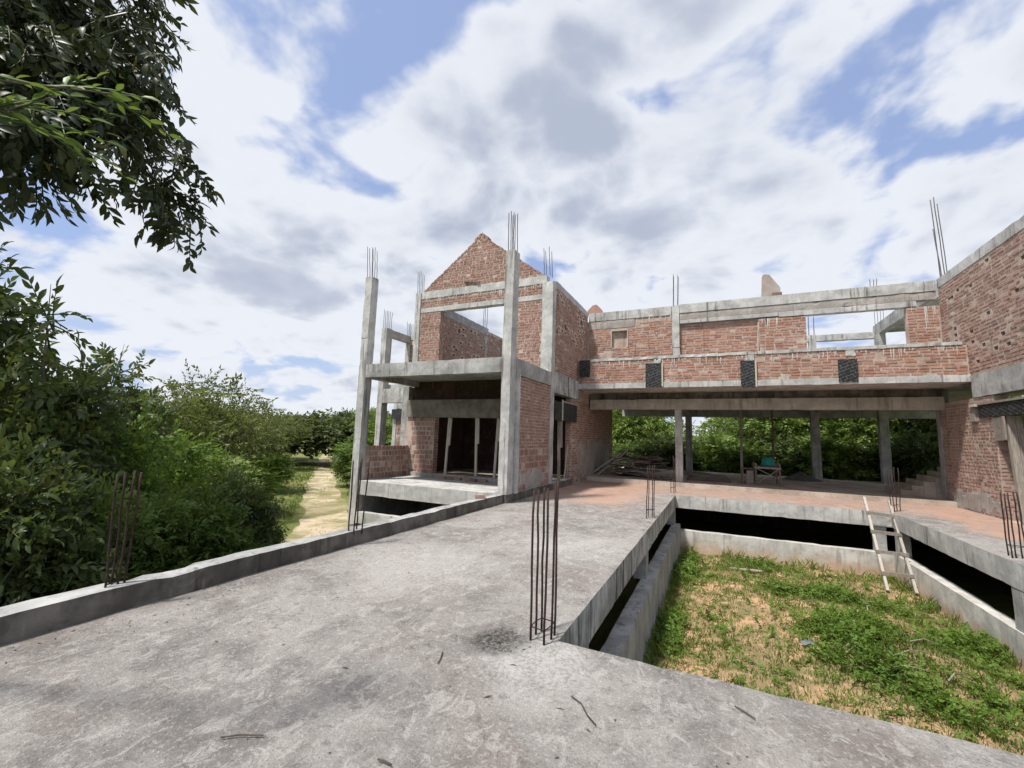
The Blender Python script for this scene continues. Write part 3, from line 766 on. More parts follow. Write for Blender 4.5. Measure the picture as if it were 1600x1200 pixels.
# --- open frame on the far left side ----------------------------------------------
cs = col(-11.42, -11.18, 12.3, 12.62, GZ - .1, 5.48, 'concrete_pale')
beam(-11.17, -9.77, 12.31, 12.55, 2.63, 3.15, 'concrete_pale', 'portico_beam')
beam(-11.4, -11.19, 12.63, 13.7, 5.18, 5.46, 'concrete_pale', 'portico_beam')
cs2 = col(-11.41, -11.18, 13.71, 13.95, GZ - .1, 5.46, 'concrete_pale')
beam(-11.4, -9.78, 12.56, 16.6, 3.16, 3.34, 'concrete', 'upper_floor')
ws = wall('brick_wall', [(-11.16, -9.78, 13.75, 13.95, 3.35, 5.3)])
lay_bricks(ws, (-11.14, 13.75, 3.4), X, -Y, 1.3, 1.75, 'header', None, .8, 19)
beam(-11.17, -9.78, 13.73, 13.96, 5.3, 5.55, 'concrete_pale', 'ring_beam')
wq = wall('brick_wall', [(-11.0, -9.79, 13.76, 13.94, 5.55, 5.95)])
lay_bricks(wq, (-11.0, 13.76, 5.57), X, -Y, 1.2, .38, 'header', None, 1.2, 20)
wz = wall('brick_wall', [(-12.72, -11.9, 15.0, 15.25, GZ - .1, 2.15)])
lay_bricks(wz, (-12.7, 15.0, .2), X, -Y, .8, 1.9, 'header', None, 1.1, 21)
beam(-12.92, -12.73, 14.98, 15.26, GZ - .1, 3.15, 'concrete_pale', 'column')
beam(-12.72, -11.9, 14.98, 15.26, 2.6, 3.15, 'concrete', 'portico_beam')

# --- rear wing ---------------------------------------------------------------------
fl = MB(); fl.rough(-4.5, 8.5, 16.16, 23.3, -.25, .14, .25, .006); fl.build('hall_floor', 'interior_floor', house)
beam(-4.48, 5.92, 14.86, 16.15, 3.30, 3.49, 'concrete_pale', 'balcony_slab')
beam(-4.48, 8.5, 16.16, 23.3, 3.30, 3.485, 'concrete', 'upper_floor')
wpz = wall('balcony_parapet', [(-4.48, 5.90, 14.90, 15.1, 3.49, 4.27)])
lay_bricks(wpz, (-4.44, 14.90, 3.5), X, -Y, 10.3, .77, 'stretcher', None, .66, 22, joint=.03)
beam(-4.44, 5.80, 14.865, 15.13, 4.27, 4.37, 'concrete_pale', 'parapet_cap', .12, .012)
beam(-4.45, 5.9, 16.4, 16.65, 2.68, 3.06, 'hall_concrete', 'hall_beam')
beam(-4.45, 5.9, 16.48, 16.65, 3.06, 3.295, 'concrete_dark', 'beam_recess')  # shadow above the beam, put in as dark concrete
for xx, yy in ((-1.24, 16.53),): col(xx - .12, xx + .12, yy - .12, yy + .12, .13, 2.68, 'concrete_pale')
beam(-4.5, 8.5, 23.0, 23.25, 2.78, 3.295, 'concrete', 'hall_beam')
beam(-1.4, -1.15, 16.66, 22.99, 2.9, 3.295, 'concrete', 'hall_beam')
beam(3.7, 3.95, 16.66, 22.99, 2.9, 3.295, 'concrete', 'hall_beam')
for xx, yy in ((-1.27, 23.12), (3.66, 21.6), (6.08, 22.3)): col(xx - .15, xx + .15, yy - .15, yy + .15, .13, 3.3 if yy < 23 else 2.78)
# upper wall of the rear wing
RW = 16.2
wb = wall('brick_wall', [(-4.72, -3.6, RW, RW + .22, 3.49, 6.10), (-3.6, -2.96, RW, RW + .22, 3.49, 5.02), (-3.6, -2.96, RW, RW + .22, 5.70, 6.10),
                         (-3.6, -2.96, RW + .1, RW + .22, 5.02, 5.70), (-2.96, -1.39, RW, RW + .22, 3.49, 6.10)])
wb2 = wall('brick_wall', [(-1.14, 1.34, RW + .1, RW + .22, 3.49, 5.75)])
wb3 = wall('brick_wall', [(1.34, 2.66, RW, RW + .22, 3.49, 5.70)])
wb4 = wall('brick_wall', [(5.16, 6.10, RW, RW + .22, 3.49, 5.70)])
lay_bricks(wb, (-4.45, RW, 3.55), X, -Y, .84, 2.3, 'stretcher', None, .62, 30, joint=.03)
lay_bricks(wb, (-3.58, RW, 3.55), X, -Y, .6, 1.45, 'stretcher', None, .6, 31)
lay_bricks(wb, (-2.95, RW, 3.55), X, -Y, 1.55, 2.4, 'stretcher', None, .62, 32, joint=.03)
lay_bricks(wb2, (-1.13, RW + .1, 3.55), X, -Y, 2.45, 2.18, 'stretcher', None, .62, 33)
lay_bricks(wb3, (1.35, RW, 3.55), X, -Y, 1.3, 2.15, 'stretcher', None, .62, 34, joint=.03)
lay_bricks(wb4, (5.17, RW, 3.55), X, -Y, .70, 2.15, 'stretcher', None, .62, 35, joint=.03)
beam(-4.46, -1.40, 16.17, 16.43, 6.10, 6.43, 'concrete_pale', 'ring_beam')
rbm = beam(-1.13, 5.86, 16.17, 16.43, 6.14, 6.46, 'concrete_pale', 'ring_beam')
beam(-4.46, -2.7, 16.185, 16.2, 5.78, 6.09, 'render', 'render_patch', .1, .008)
beam(-1.13, 5.86, 16.19, 16.425, 5.90, 6.135, 'render', 'render_band', .12, .008)
beam(-1.13, 1.9, 16.18, 16.43, 5.755, 5.895, 'concrete_pale', 'lintel')
beam(1.905, 5.4, 16.18, 16.43, 5.72, 5.895, 'concrete_pale', 'lintel')
cr = col(-1.39, -1.14, 16.16, 16.44, 3.49, 6.44, 'concrete_pale')
for xx in (-3.6, -2.98): beam(xx, xx + .035, 16.17, 16.3, 5.02, 5.7, 'wood_pale', 'window_frame', .3, .002)
beam(-3.56, -2.985, 16.17, 16.3, 5.66, 5.698, 'wood_pale', 'window_frame', .3, .002)
fb = MB(); fb.bar((1.28, 16.24, 4.3), (1.33, 16.27, 5.7), .03, .04); fb.build('window_frame', 'wood_pale', house)
# bits on top of the wall
st = MB(); st.add([(-4.55, 16.3, 6.45), (-3.95, 16.3, 6.45), (-4.0, 16.3, 6.62), (-4.2, 16.3, 6.82), (-4.34, 16.3, 6.8), (-4.55, 16.3, 6.6),
                   (-4.55, 16.5, 6.45), (-3.95, 16.5, 6.45), (-4.0, 16.5, 6.6), (-4.2, 16.5, 6.84), (-4.34, 16.5, 6.78), (-4.55, 16.5, 6.62)],
                  [(0, 1, 2, 3, 4, 5), (11, 10, 9, 8, 7, 6)] + [(i, i + 6, (i + 1) % 6 + 6, (i + 1) % 6) for i in range(6)]); st.build('brick_stub', 'brick', house)
upv = [(1.46, 6.47), (1.50, 7.20), (1.56, 7.24), (1.70, 7.2), (2.0, 6.72), (2.0, 6.47)]
st = MB(); st.add([(a, 16.2, b) for a, b in upv] + [(a, 16.42, b) for a, b in upv], [(0, 1, 2, 3, 4, 5)[::-1], (6, 7, 8, 9, 10, 11)] + [(i, (i + 1) % 6, (i + 1) % 6 + 6, i + 6) for i in range(6)])
st.build('upstand', 'render', house)
st = MB(); st.box(1.76, 2.04, 16.18, 16.3, 6.47, 6.56); st.build('loose_brick_course', 'brick', house)
# back frame seen through the upper window
beam(3.7, 6.2, 22.9, 23.15, 6.2, 6.48, 'concrete_pale', 'ring_beam')
cb1 = col(3.82, 4.1, 22.9, 23.15, 3.49, 6.5, 'concrete_pale')
beam(6.2, 6.45, 17.5, 23.15, 6.3, 6.76, 'concrete', 'ring_beam')
cb2 = col(6.15, 6.42, 22.4, 22.88, 3.49, 6.29, 'concrete')
beam(6.46, 8.4, 17.5, 23.1, 6.45, 6.6, 'concrete', 'roof_slab')
def drips(parent, n, x0, x1, y, ztop, lmin, lmax, seed):
    r_ = random.Random(seed); b_ = MB()
    for i in range(n):
        x = r_.uniform(x0, x1); w_ = r_.uniform(.008, .022); L = r_.uniform(lmin, lmax) * r_.random(); k_ = r_.uniform(-.01, .01)
        b_.add([(x - w_, y, ztop), (x + w_, y, ztop), (x + w_ * .4 + k_, y, ztop - L), (x - w_ * .4 + k_, y, ztop - L),
                (x - w_, y - .016, ztop), (x + w_, y - .016, ztop), (x + w_ * .3 + k_, y - .016, ztop - L * .96), (x - w_ * .3 + k_, y - .016, ztop - L * .96)], [(4, 5, 6, 7), (0, 4, 7, 3), (5, 1, 2, 6), (7, 6, 2, 3)])
    b_.build('lime_drips', 'lime', parent, 'stuff')
drips(wpz, 150, -4.4, 5.75, 14.902, 4.275, .06, .42, 1)
drips(wb, 14, -2.9, -1.42, 16.2, 6.1, .05, .5, 2)
drips(wb3, 10, 1.4, 1.9, 16.2, 5.7, .05, .5, 4)
drips(wb4, 8, 5.2, 5.8, 16.2, 5.7, .05, .9, 5)
drips(wg, 45, -9.45, -4.9, 12.162, 6.34, .04, .3, 3)
# --- right wing --------------------------------------------------------------------
RX = 5.9
wv_, fv = holed('brick_wall', (RX, 16.17, 3.45), -Y, -X, 8.67, 2.75, .23, 46, 53, .2)
lay_bricks(wv_, (RX, 16.17, 3.45), -Y, -X, 8.67, 2.73, 'stretcher', fv, .58, 40, joint=.03, proud=(.002, .016))
beam(RX - .02, RX + .26, 7.5, 16.2, 6.2, 6.47, 'concrete_pale', 'ring_beam')
beam(RX - .025, RX + .25, 7.5, 14.84, 2.88, 3.45, 'concrete', 'door_beam')
wx_ = wall('brick_wall', [(RX, RX + .23, 14.0, 16.7, -.05, 2.875)])
lay_bricks(wx_, (RX, 16.68, .05), -Y, -X, 2.66, 2.8, 'header', None, .72, 41, joint=.034)
lay_bricks(wx_, (RX + .005, 14.0, .05), X, -Y, .215, 2.2, 'stretcher', None, 1.5, 42, L0=.2)
wall('brick_wall', [(9.0, 9.2, 7.5, 16.7, -.05, 3.3)])
beam(RX + .28, 8.98, 7.5, 16.1, 3.3, 3.45, 'concrete', 'upper_floor')
beam(RX + .01, 8.98, 7.5, 16.1, -.28, -.004, 'interior_floor', 'room_floor')
col(RX - .03, RX + .2, 16.71, 16.95, -.05, 3.29, 'concrete')
# stairs inside the hall, rising to the right
stp = [(5.05, .30), (5.32, .44), (5.6, .58), (5.88, .72), (6.15, .86), (6.42, 1.0), (6.7, 1.14), (6.98, 1.28)]
for i, (x0, zt) in enumerate(stp):
    beam(x0, x0 + .275, 17.35, 18.75, .13, zt, 'interior_floor', 'stair_step', .3, .004)

# rebar on the column heads
def head_bars(c_, x0, x1, y0, y1, z0, z1, n=6, mat='steel_grey', lean=.05, r=.009):
    spots = [(x0, y0), (x1, y0), (x1, y1), (x0, y1), ((x0 + x1) / 2, y0), ((x0 + x1) / 2, y1)][:n]
    dx, dy = random.uniform(-lean, lean), random.uniform(-lean, lean)
    pr = [((x, y, z0 - .03), (x + dx + random.uniform(-.02, .02), y + dy, z1 - random.uniform(0, .12))) for x, y in spots]
    bars(c_, pr, r, mat)
head_bars(cL, -9.28, -9.11, 9.26, 9.46, 6.1, 7.1)
head_bars(cC, -4.64, -4.50, 9.27, 9.5, 6.18, 7.27, mat='rust')
head_bars(ck, -4.79, -4.60, 12.15, 12.35, 6.6, 7.56, 4, 'rust')
head_bars(cg, -9.71, -9.57, 12.16, 12.34, 6.58, 7.43)
head_bars(cs, -11.38, -11.22, 12.34, 12.58, 5.48, 6.25)
head_bars(cs2, -11.37, -11.22, 13.75, 13.91, 5.46, 6.1)
head_bars(cr, -1.34, -1.19, 16.2, 16.4, 6.44, 7.68, 4, 'rust')
head_bars(cb1, 3.86, 4.06, 22.94, 23.1, 6.5, 7.5, 4)
head_bars(cb2, 6.2, 6.4, 22.45, 22.8, 6.76, 8.0, 4)
bars(wv_, [((5.95, 16.1, 6.3), (5.88, 16.1, 8.9)), ((6.05, 16.1, 6.3), (5.95, 16.1, 8.97)), ((5.95, 16.0, 6.3), (5.84, 16.0, 7.95)), ((6.07, 16.0, 6.3), (5.98, 16.0, 8.7))], .012, 'steel_grey')
bars(rbm, [((4.38, 16.3, 6.4), (4.38, 16.3, 6.72)), ((4.46, 16.3, 6.4), (4.47, 16.3, 6.7)), ((4.54, 16.35, 6.4), (4.56, 16.35, 6.74))], .010, 'steel_grey')
bars(wi, [((-9.68, 17.0, 6.4), (-9.68, 17.0, 7.6)), ((-9.6, 17.0, 6.4), (-9.59, 17.0, 7.6)), ((-9.55, 17.1, 6.4), (-9.54, 17.1, 7.5))], .012, 'steel_grey')

smear(wv_, RX, 'x-', 9.0, 11.6, 4.0, 5.2, 'mortar', 4)
smear(wx_, RX, 'x-', 14.0, 16.6, -.05, .55, 'render', 6)
smear(wb, RW, 'y-', -4.4, -3.4, 3.6, 4.9, 'mortar', 7)
# bricks: the 300 that show largest as objects of their own, the rest joined wall by wall
def px_area(ring):
    q = [project(r) for r in ring[4:]]
    if any(a < -20 or a > 1620 or b < 0 or b > 1210 for a, b in q): return 0
    return abs(sum(q[i][0] * q[(i + 1) % 4][1] - q[(i + 1) % 4][0] * q[i][1] for i in range(4))) / 2
BM = {id(wv_): 'brick_smeared', id(wx_): 'brick_smeared', id(wb): 'brick_warm', id(wb2): 'brick_warm', id(wb3): 'brick_warm', id(wb4): 'brick_warm', id(wpz): 'brick_warm', id(wp): 'brick'}
BF = [(4, 5, 6, 7), (0, 1, 5, 4), (1, 2, 6, 5), (2, 3, 7, 6), (3, 0, 4, 7)]
vis = {id(wpz), id(wv_), id(wx_), id(wp), id(wb), id(wb2), id(wb3), id(wb4)}
order = sorted(range(len(BRICKS)), key=lambda i: -(px_area(BRICKS[i][1]) if id(BRICKS[i][0]) in vis else 0))
single = set(order[:300])
rest = {}
cache = {}
def face_normal(ring):
    return (ring[5] - ring[4]).cross(ring[7] - ring[4])
for i, (wl_, ring, P) in enumerate(BRICKS):
    if i in single:
        u = (ring[5] - ring[4]); L = u.length
        me = MB().add([r - P for r in ring], BF).mesh('brick')
        o = link('brick', me, BM.get(id(wl_), 'brick'), wl_); o.location = P
    else: rest.setdefault(wl_, MB()).add(ring, BF)
for wl_, mb_ in rest.items():
    o = mb_.build('bricks', BM.get(id(wl_), 'brick'), wl_, 'stuff')
    bm_fix = o.data
    bm_fix.validate()

# ------------------------------------------------------------------ formwork, props and site clutter
def panel(x0, x1, y, z0, z1, label, batten='right', tilt=0):
    e_ = empty('formwork_panel', ((x0 + x1) / 2, y, z0)); tag(e_, label, 'formwork panel', 'black plywood panels left on the balcony parapet')
    w_, h_ = x1 - x0, z1 - z0
    b_ = MB(); b_.box(-w_ / 2, w_ / 2, -.018, 0, 0, h_); b_.build('board', 'plywood_black', e_)
    if batten:
        b_ = MB(); b_.box(w_ / 2 + .001, w_ / 2 + .045, -.03, .02, .03, h_ - .02); b_.build('batten', 'wood_pale', e_)
    e_.rotation_euler = (0, tilt, 0)
    return e_
PY = 14.855
panel(-4.43, -4.04, PY, 3.73, 4.33, 'black plywood formwork panel in the corner where the balcony meets the gabled wing', None)
panel(-2.13, -1.62, PY, 3.31, 4.12, 'black plywood panel with pale batten on parapet, above the pale hall column\'s left')
panel(.69, 1.08, PY, 3.24, 4.08, 'narrow black plywood panel with pale batten in the middle of the balcony parapet')
e_ = panel(3.14, 3.58, PY, 3.36, 4.0, 'black plywood panel without a batten, below the open upper window', None)
# drips of grout above the panels belong to the parapet
for xx in (-1.75, .95, 3.45):
    b_ = MB(); b_.rough(xx - .12, xx + .12, 14.868, 14.899, 4.08, 4.268, .05, .012, 7); b_.build('grout_drip', 'concrete_pale', wpz)

# doorway formwork in the gabled wing
e_ = empty('lintel_formwork', (-4.47, 12.45, 2.1)); tag(e_, 'black plywood lintel formwork over the side doorway of the gabled wing', 'formwork')
b_ = MB(); b_.box(.0, .02, 0, 2.25, 0, .58); b_.build('side_board', 'plywood_black', e_)
b_ = MB(); b_.box(-.24, -.001, 0, 2.25, 0, .02); b_.build('soffit_board', 'plywood_black', e_)
b_ = MB(); b_.box(.021, .05, .62, .67, .0, .66); b_.build('batten', 'wood_pale', e_)
b_ = MB(); b_.box(-.02, .045, .7, 2.3, .582, .63); b_.build('top_rail', 'wood_grey', e_)
e_ = empty('lintel_formwork', (-7.4, 11.42, 2.08)); tag(e_, 'stained plywood lintel formwork across the portico doorway', 'formwork')
b_ = MB(); b_.box(-1.87, .2, -.02, 0, 0, .56); b_.build('side_board', 'plywood_stained', e_)
b_ = MB(); b_.box(.203, 2.45, -.024, 0, -.01, .56); b_.build('side_board', 'plywood_stained', e_)
b_ = MB(); b_.box(-.75, 2.45, .001, .24, 0, .02); b_.build('soffit_board', 'plywood_stained', e_)
e_ = empty('lintel_formwork', (RX - .02, 14.6, 2.36)); tag(e_, 'long black formwork board over the wide opening of the right wing', 'formwork')
b_ = MB(); b_.box(-.02, 0, -6.5, 0, 0, .31); b_.build('side_board', 'plywood_black', e_)
b_ = MB(); b_.box(.001, .24, -6.5, -.58, 0, .02); b_.build('soffit_board', 'plywood_black', e_)
b_ = MB(); b_.box(-.045, -.005, -6.5, .05, .312, .36); b_.build('top_rail', 'wood_grey', e_)
e_ = empty('lintel_formwork', (-12.3, 14.93, 2.15)); tag(e_, 'small black formwork box on the brick pier behind the left side frame', 'formwork')
b_ = MB(); b_.box(-.62, .42, -.06, .0, 0, .42); b_.build('side_board', 'plywood_black', e_)
e_ = empty('formwork_panel', (-7.7, 9.3, GZ)); tag(e_, 'dark slatted formwork sheet standing under the portico floor behind the kerb', 'formwork panel')
b_ = MB(); b_.box(-1.38, 1.5, 0, .02, 0, .66); b_.build('board', 'plywood_black', e_)
for i in range(15):
    b_ = MB(); b_.box(-1.3 + i * .19, -1.27 + i * .19, -.03, -.001, .05, .62); b_.build('slat', 'wood_grey', e_)
# short timber blocks on the right wing corner
e_ = empty('timber_bracket', (RX - .03, 14.72, 2.28)); tag(e_, 'short timber blocks nailed at the right wing wall corner', 'bracket')
b_ = MB(); b_.box(-.05, .028, -.02, .2, 0, .36); b_.build('block', 'wood_grey', e_)
b_ = MB(); b_.box(-.09, .02, -.14, .1, .361, .42); b_.build('block', 'wood_pale', e_)
e_ = empty('plywood_offcut', (RX - .01, 13.88, 1.8)); tag(e_, 'grey plywood offcut hanging above clean red bricks beside the right opening', 'plywood')
b_ = MB(); b_.box(-.02, .0, -.30, .16, .0, .55); b_.build('board', 'plywood_stained', e_)
b_ = MB(); b_.box(-.05, -.021, -.32, -.26, .02, .55); b_.build('batten', 'wood_grey', e_)

def prop(a, b, label, group, mat='wood_grey', w_=.07, h_=.05, spl=None):
    a = Vector(a); b = Vector(b)
    if group == g1: a.z = .332; b.z = 2.078
    e_ = empty('timber_prop', a); tag(e_, label, 'timber prop', group)
    b_ = MB(); b_.bar((0, 0, 0), b - a, w_, h_, (0, 1, 0)); b_.build('post', mat, e_)
    if spl:
        d_ = (b - a)
        b_ = MB(); b_.bar(d_ * spl + Vector((w_ * .95, 0, 0)), d_ + Vector((w_ * .95, 0, -.02)), w_ * .8, h_, (0, 1, 0)); b_.build('splice', mat, e_)
    return e_
g1 = 'timber props in the portico doorway'
prop(ony(695, 746, 11.38) * 1, ony(702.6, 653, 11.5), 'leaning timber prop nearest the brick pier in the portico doorway', g1, 'wood_pale', spl=.5)
prop(ony(743, 749, 11.38), ony(745, 653, 11.5), 'upright timber prop in the middle of the dark portico doorway', g1, 'wood_pale', spl=.55)
prop(ony(772, 752, 11.38), ony(779, 653, 11.5), 'leaning timber prop beside the tall portico column', g1, 'wood_pale', spl=.6)
g2 = 'timber props in the side doorway'
prop((-4.58, 12.52, .2), (-4.58, 12.5, 2.1), 'thin timber prop against the corner column in the side doorway', g2, 'wood_grey')
prop((-4.58, 13.25, .2), (-4.58, 13.18, 2.1), 'spliced timber prop in the middle of the side doorway', g2, 'wood_grey', .08, .06, .55)
prop((-4.62, 13.9, .2), (-4.60, 14.18, 1.3), 'thin leaning stick by the brick jamb of the side doorway', g2, 'wood_pale', .03, .03)
g3 = 'timber props in the right wing opening'
prop((5.97, 13.42, 0), (5.97, 13.62, 2.36), 'heavy timber prop beside the red brick jamb of the right wing', g3, 'wood_grey', .13, .1, .4)
prop((5.99, 12.3, 0), (5.99, 12.45, 2.36), 'outermost timber prop under the black board of the right wing', g3, 'wood_grey', .12, .1)

# ladder leaning out of the court
A1, A2 = onz(1387, 923, -1.47), onz(1424, 921, -1.47)
B1, B2 = ony(1350, 777, 13.92), ony(1389, 783, 13.92)
A2.y = A1.y + .1
e_ = empty('ladder', (A1 + A2) / 2); tag(e_, 'weathered home-made timber ladder leaning on the far edge of the court', 'ladder')
off = e_.location.copy()
for a, b in ((A1, B1), (A2, B2)):
    b_ = MB(); b_.bar(a - off, b - off, .052, .05, (0, 1, 0)); b_.build('rail', 'wood_ladder', e_)
for tt in (.155, .37, .585, .80):
    p1, p2_ = A1.lerp(B1, tt) - off, A2.lerp(B2, tt) - off
    dd = (p2_ - p1).normalized() * .05; fr = Vector((0, -.045, .03))
    b_ = MB(); b_.bar(p1 - dd + fr, p2_ + dd + fr, .035, .07); b_.build('rung', 'wood_grey', e_)

# loose brick on the kerb
def loose_brick(loc, rz, label, group=None):
    b_ = MB(); b_.rough(-.115, .115, -.055, .055, 0, .07, .05, .004, 9)
    o = b_.build('loose_brick', 'brick'); o.location = loc; o.rotation_euler = (0, 0, rz); tag(o, label, 'brick', group); return o
loose_brick((-4.66, 8.35, .203), .5, 'single dark red brick lying on the kerb beside the portico')
for i, xx in enumerate((-7.6, -7.32, -7.05, -6.75, -6.5, -6.2)):
    loose_brick((xx, 11.2 + .03 * math.sin(i * 3), .202), random.uniform(-.3, .3), ('leftmost', 'second from left', 'third from left', 'third from right', 'second from right', 'rightmost')[i] + ' loose red brick in the row below the portico door sill', 'loose bricks along the door sill')

# plank pile
gp = 'old planks heaped by the hall wall'
pr_ = random.Random(3)
def plank(loc, L, w_, th, rx, ry, rz, mat='wood_dark', label='dark weathered plank in the heap at the left end of the hall', group=gp, name='timber_plank'):
    b_ = MB(); n = 5; vs_ = []
    bend = pr_.uniform(-.03, .03)
    for i in range(n):
        x = -L / 2 + L * i / (n - 1); zz = bend * math.sin(math.pi * i / (n - 1))
        for (yy, dz) in ((-w_ / 2, -th / 2), (w_ / 2, -th / 2), (w_ / 2, th / 2), (-w_ / 2, th / 2)): vs_.append((x, yy, zz + dz))
    fs_ = [(3, 2, 1, 0), ((n - 1) * 4, (n - 1) * 4 + 1, (n - 1) * 4 + 2, (n - 1) * 4 + 3)]
    for i in range(n - 1):
        for q in range(4): fs_.append((i * 4 + q, i * 4 + (q + 1) % 4, i * 4 + 4 + (q + 1) % 4, i * 4 + 4 + q))
    o = b_.add(vs_, fs_).build(name, mat); o.location = loc; o.rotation_euler = (rx, ry, rz); tag(o, label, 'plank', group); return o
for i in range(46):
    lvl = i // 9
    x = pr_.uniform(-4.0 + lvl * .12, -1.75 - lvl * .16); y = pr_.uniform(17.1 + lvl * .12, 18.6)
    plank((x, y, .19 + lvl * .15 + pr_.uniform(0, .06)), pr_.uniform(.7, 1.6), pr_.uniform(.16, .34), .03, pr_.uniform(-.25, .25), pr_.uniform(-.18, .18), pr_.uniform(-1.0, 1.0), ('wood_dark', 'wood_grey', 'wood_dark')[i % 3])
plank((-4.1, 17.35, .55), 1.55, .13, .06, 0, -.62, .42, 'wood_grey', 'thick grey beam propped against the hall wall beside the plank heap', None, 'timber_beam')
plank((-3.85, 17.45, .62), 1.7, .10, .05, .2, -.68, .55, 'wood_grey', 'thinner pale beam leaning just right of the thick grey beam', None, 'timber_beam')
# plywood sheet stack
for i in range(6):
    b_ = MB(); b_.rough(-.75 + .02 * i, .72 - .03 * i, -.62, .62, 0, .028, .4, .004, 3)
    o = b_.build('plywood_sheet', 'wood_dark' if i < 5 else 'plywood_stained'); o.location = (-.3 + pr_.uniform(-.05, .05), 18.1, .145 + i * .032); o.rotation_euler = (0, 0, pr_.uniform(-.06, .06))
    tag(o, ('lowest', 'second lowest', 'third lowest', 'third highest', 'second highest', 'topmost paler')[i] + ' plywood sheet in the low stack right of the pale hall column', 'plywood', 'plywood sheets stacked on the hall floor')
plank((-.75, 19.6, .24), 1.1, .3, .12, .1, .06, .25, 'wood_dark', 'rough board lying behind the plywood stack', None, 'timber_plank')
# trestle table
e_ = empty('trestle_table', (1.55, 17.9, .145)); tag(e_, 'rough timber trestle table with crossed braces in the open hall', 'table')
for (x, y) in ((-.36, -.35), (.36, -.35), (-.36, .6), (.36, .6)):
    b_ = MB(); b_.bar((x, y, 0), (x, y, .74), .055, .055); b_.build('leg', 'wood_dark', e_)
b_ = MB(); b_.box(-.33, .33, -.36, .62, .60, .635); b_.build('tabletop', 'wood_dark', e_)
b_ = MB(); b_.bar((-.33, -.39, .06), (.33, -.39, .56), .05, .025); b_.build('brace', 'wood_grey', e_)
b_ = MB(); b_.bar((-.33, -.415, .56), (.33, -.415, .22), .05, .025); b_.build('brace', 'wood_grey', e_)
b_ = MB(); b_.bar((-.4, -.39, .585), (.4, -.39, .585), .05, .05); b_.build('rail', 'wood_grey', e_)
# stool of boards
e_ = empty('wooden_stool', (.93, 18.0, .145)); tag(e_, 'boxy stool made of boards left of the trestle table', 'stool')
b_ = MB(); b_.box(-.16, -.13, -.22, .3, 0, .5); b_.build('side_board', 'wood_dark', e_)
b_ = MB(); b_.box(-.02, .2, -.26, -.22, 0, .46); b_.build('front_board', 'wood_grey', e_)
b_ = MB(); b_.box(.16, .19, -.2, .3, 0, .5); b_.build('side_board', 'wood_dark', e_)
b_ = MB(); b_.box(-.19, .22, -.24, .33, .501, .53); b_.build('seat', 'wood_dark', e_)
# teal tub upside down on the table
prof = [(.235, 0), (.225, .04), (.20, .16), (.17, .28), (.12, .31), (0, .315)]
b_ = MB(); sd = 20; vs_ = []; fs_ = []
for i, (r_, z_) in enumerate(prof):
    for q in range(sd): vs_.append((r_ * math.cos(2 * math.pi * q / sd), r_ * math.sin(2 * math.pi * q / sd), z_))
    if i:
        for q in range(sd): fs_.append(((i - 1) * sd + q, (i - 1) * sd + (q + 1) % sd, i * sd + (q + 1) % sd, i * sd + q))
fs_.append(tuple(range(sd))[::-1])
o = b_.add(vs_, fs_).build('plastic_tub', 'teal', smooth=True); o.location = (1.62, 18.1, .785); tag(o, 'upturned teal plastic tub resting on the trestle table', 'tub')
# rough poles standing behind
for x, y, r_, lb in ((.93, 21.5, .055, 'pale rough timber pole left of the trestle table, reaching the ceiling'), (2.12, 21.5, .05, 'dark rough timber pole behind the teal tub, reaching the ceiling')):
    b_ = MB(); n = 7
    b_.tube([(noise.noise(Vector((x, i * .7, 0))) * .04 + .03 * i / n, 0, 3.13 * i / (n - 1)) for i in range(n)], [r_ * (1 - .04 * i) for i in range(n)], 8)
    o = b_.build('timber_pole', 'wood_pale' if x < 1.5 else 'wood_dark', smooth=True); o.location = (x, y, .145); tag(o, lb, 'pole')
b_ = MB(); b_.bar((-.75, 0, 0), (.75, 0, .18), .09, .06); o = b_.build('crossbar', 'wood_grey'); o.location = (1.52, 21.40, 1.80); tag(o, 'horizontal timber bar tied across the two rough poles', 'crossbar')
# sand heap in the hall
def heap(name, loc, rx_, ry_, h_, mat, label, cat, seed=0):
    V = []; F = []; n1, n2 = 24, 9
    V.append((0, 0, h_))
    for i in range(1, n2 + 1):
        rr_ = i / n2
        for q in range(n1):
            a = 2 * math.pi * q / n1
            k_ = 1 + .15 * noise.noise(Vector((math.cos(a) * 1.5, math.sin(a) * 1.5, seed)))
            zz = h_ * (1 - rr_) ** 1.2 * (1 + .25 * noise.noise(Vector((rr_ * 4 * math.cos(a), rr_ * 4 * math.sin(a), seed + 3)))) if i < n2 else -.01
            V.append((rx_ * rr_ * k_ * math.cos(a), ry_ * rr_ * k_ * math.sin(a), zz))
    for q in range(n1): F.append((0, 1 + q, 1 + (q + 1) % n1))
    for i in range(n2 - 1):
        for q in range(n1): F.append((1 + i * n1 + q, 1 + (i + 1) * n1 + q, 1 + (i + 1) * n1 + (q + 1) % n1, 1 + i * n1 + (q + 1) % n1))
    o = MB().add(V, F).build(name, mat, smooth=True); o.location = loc; return tag(o, label, cat)
heap('sand_heap', (3.05, 21.3, .145), .75, .6, .34, 'sand_heap', 'dark heap of sand at the foot of a back column in the hall', 'sand heap', 2)

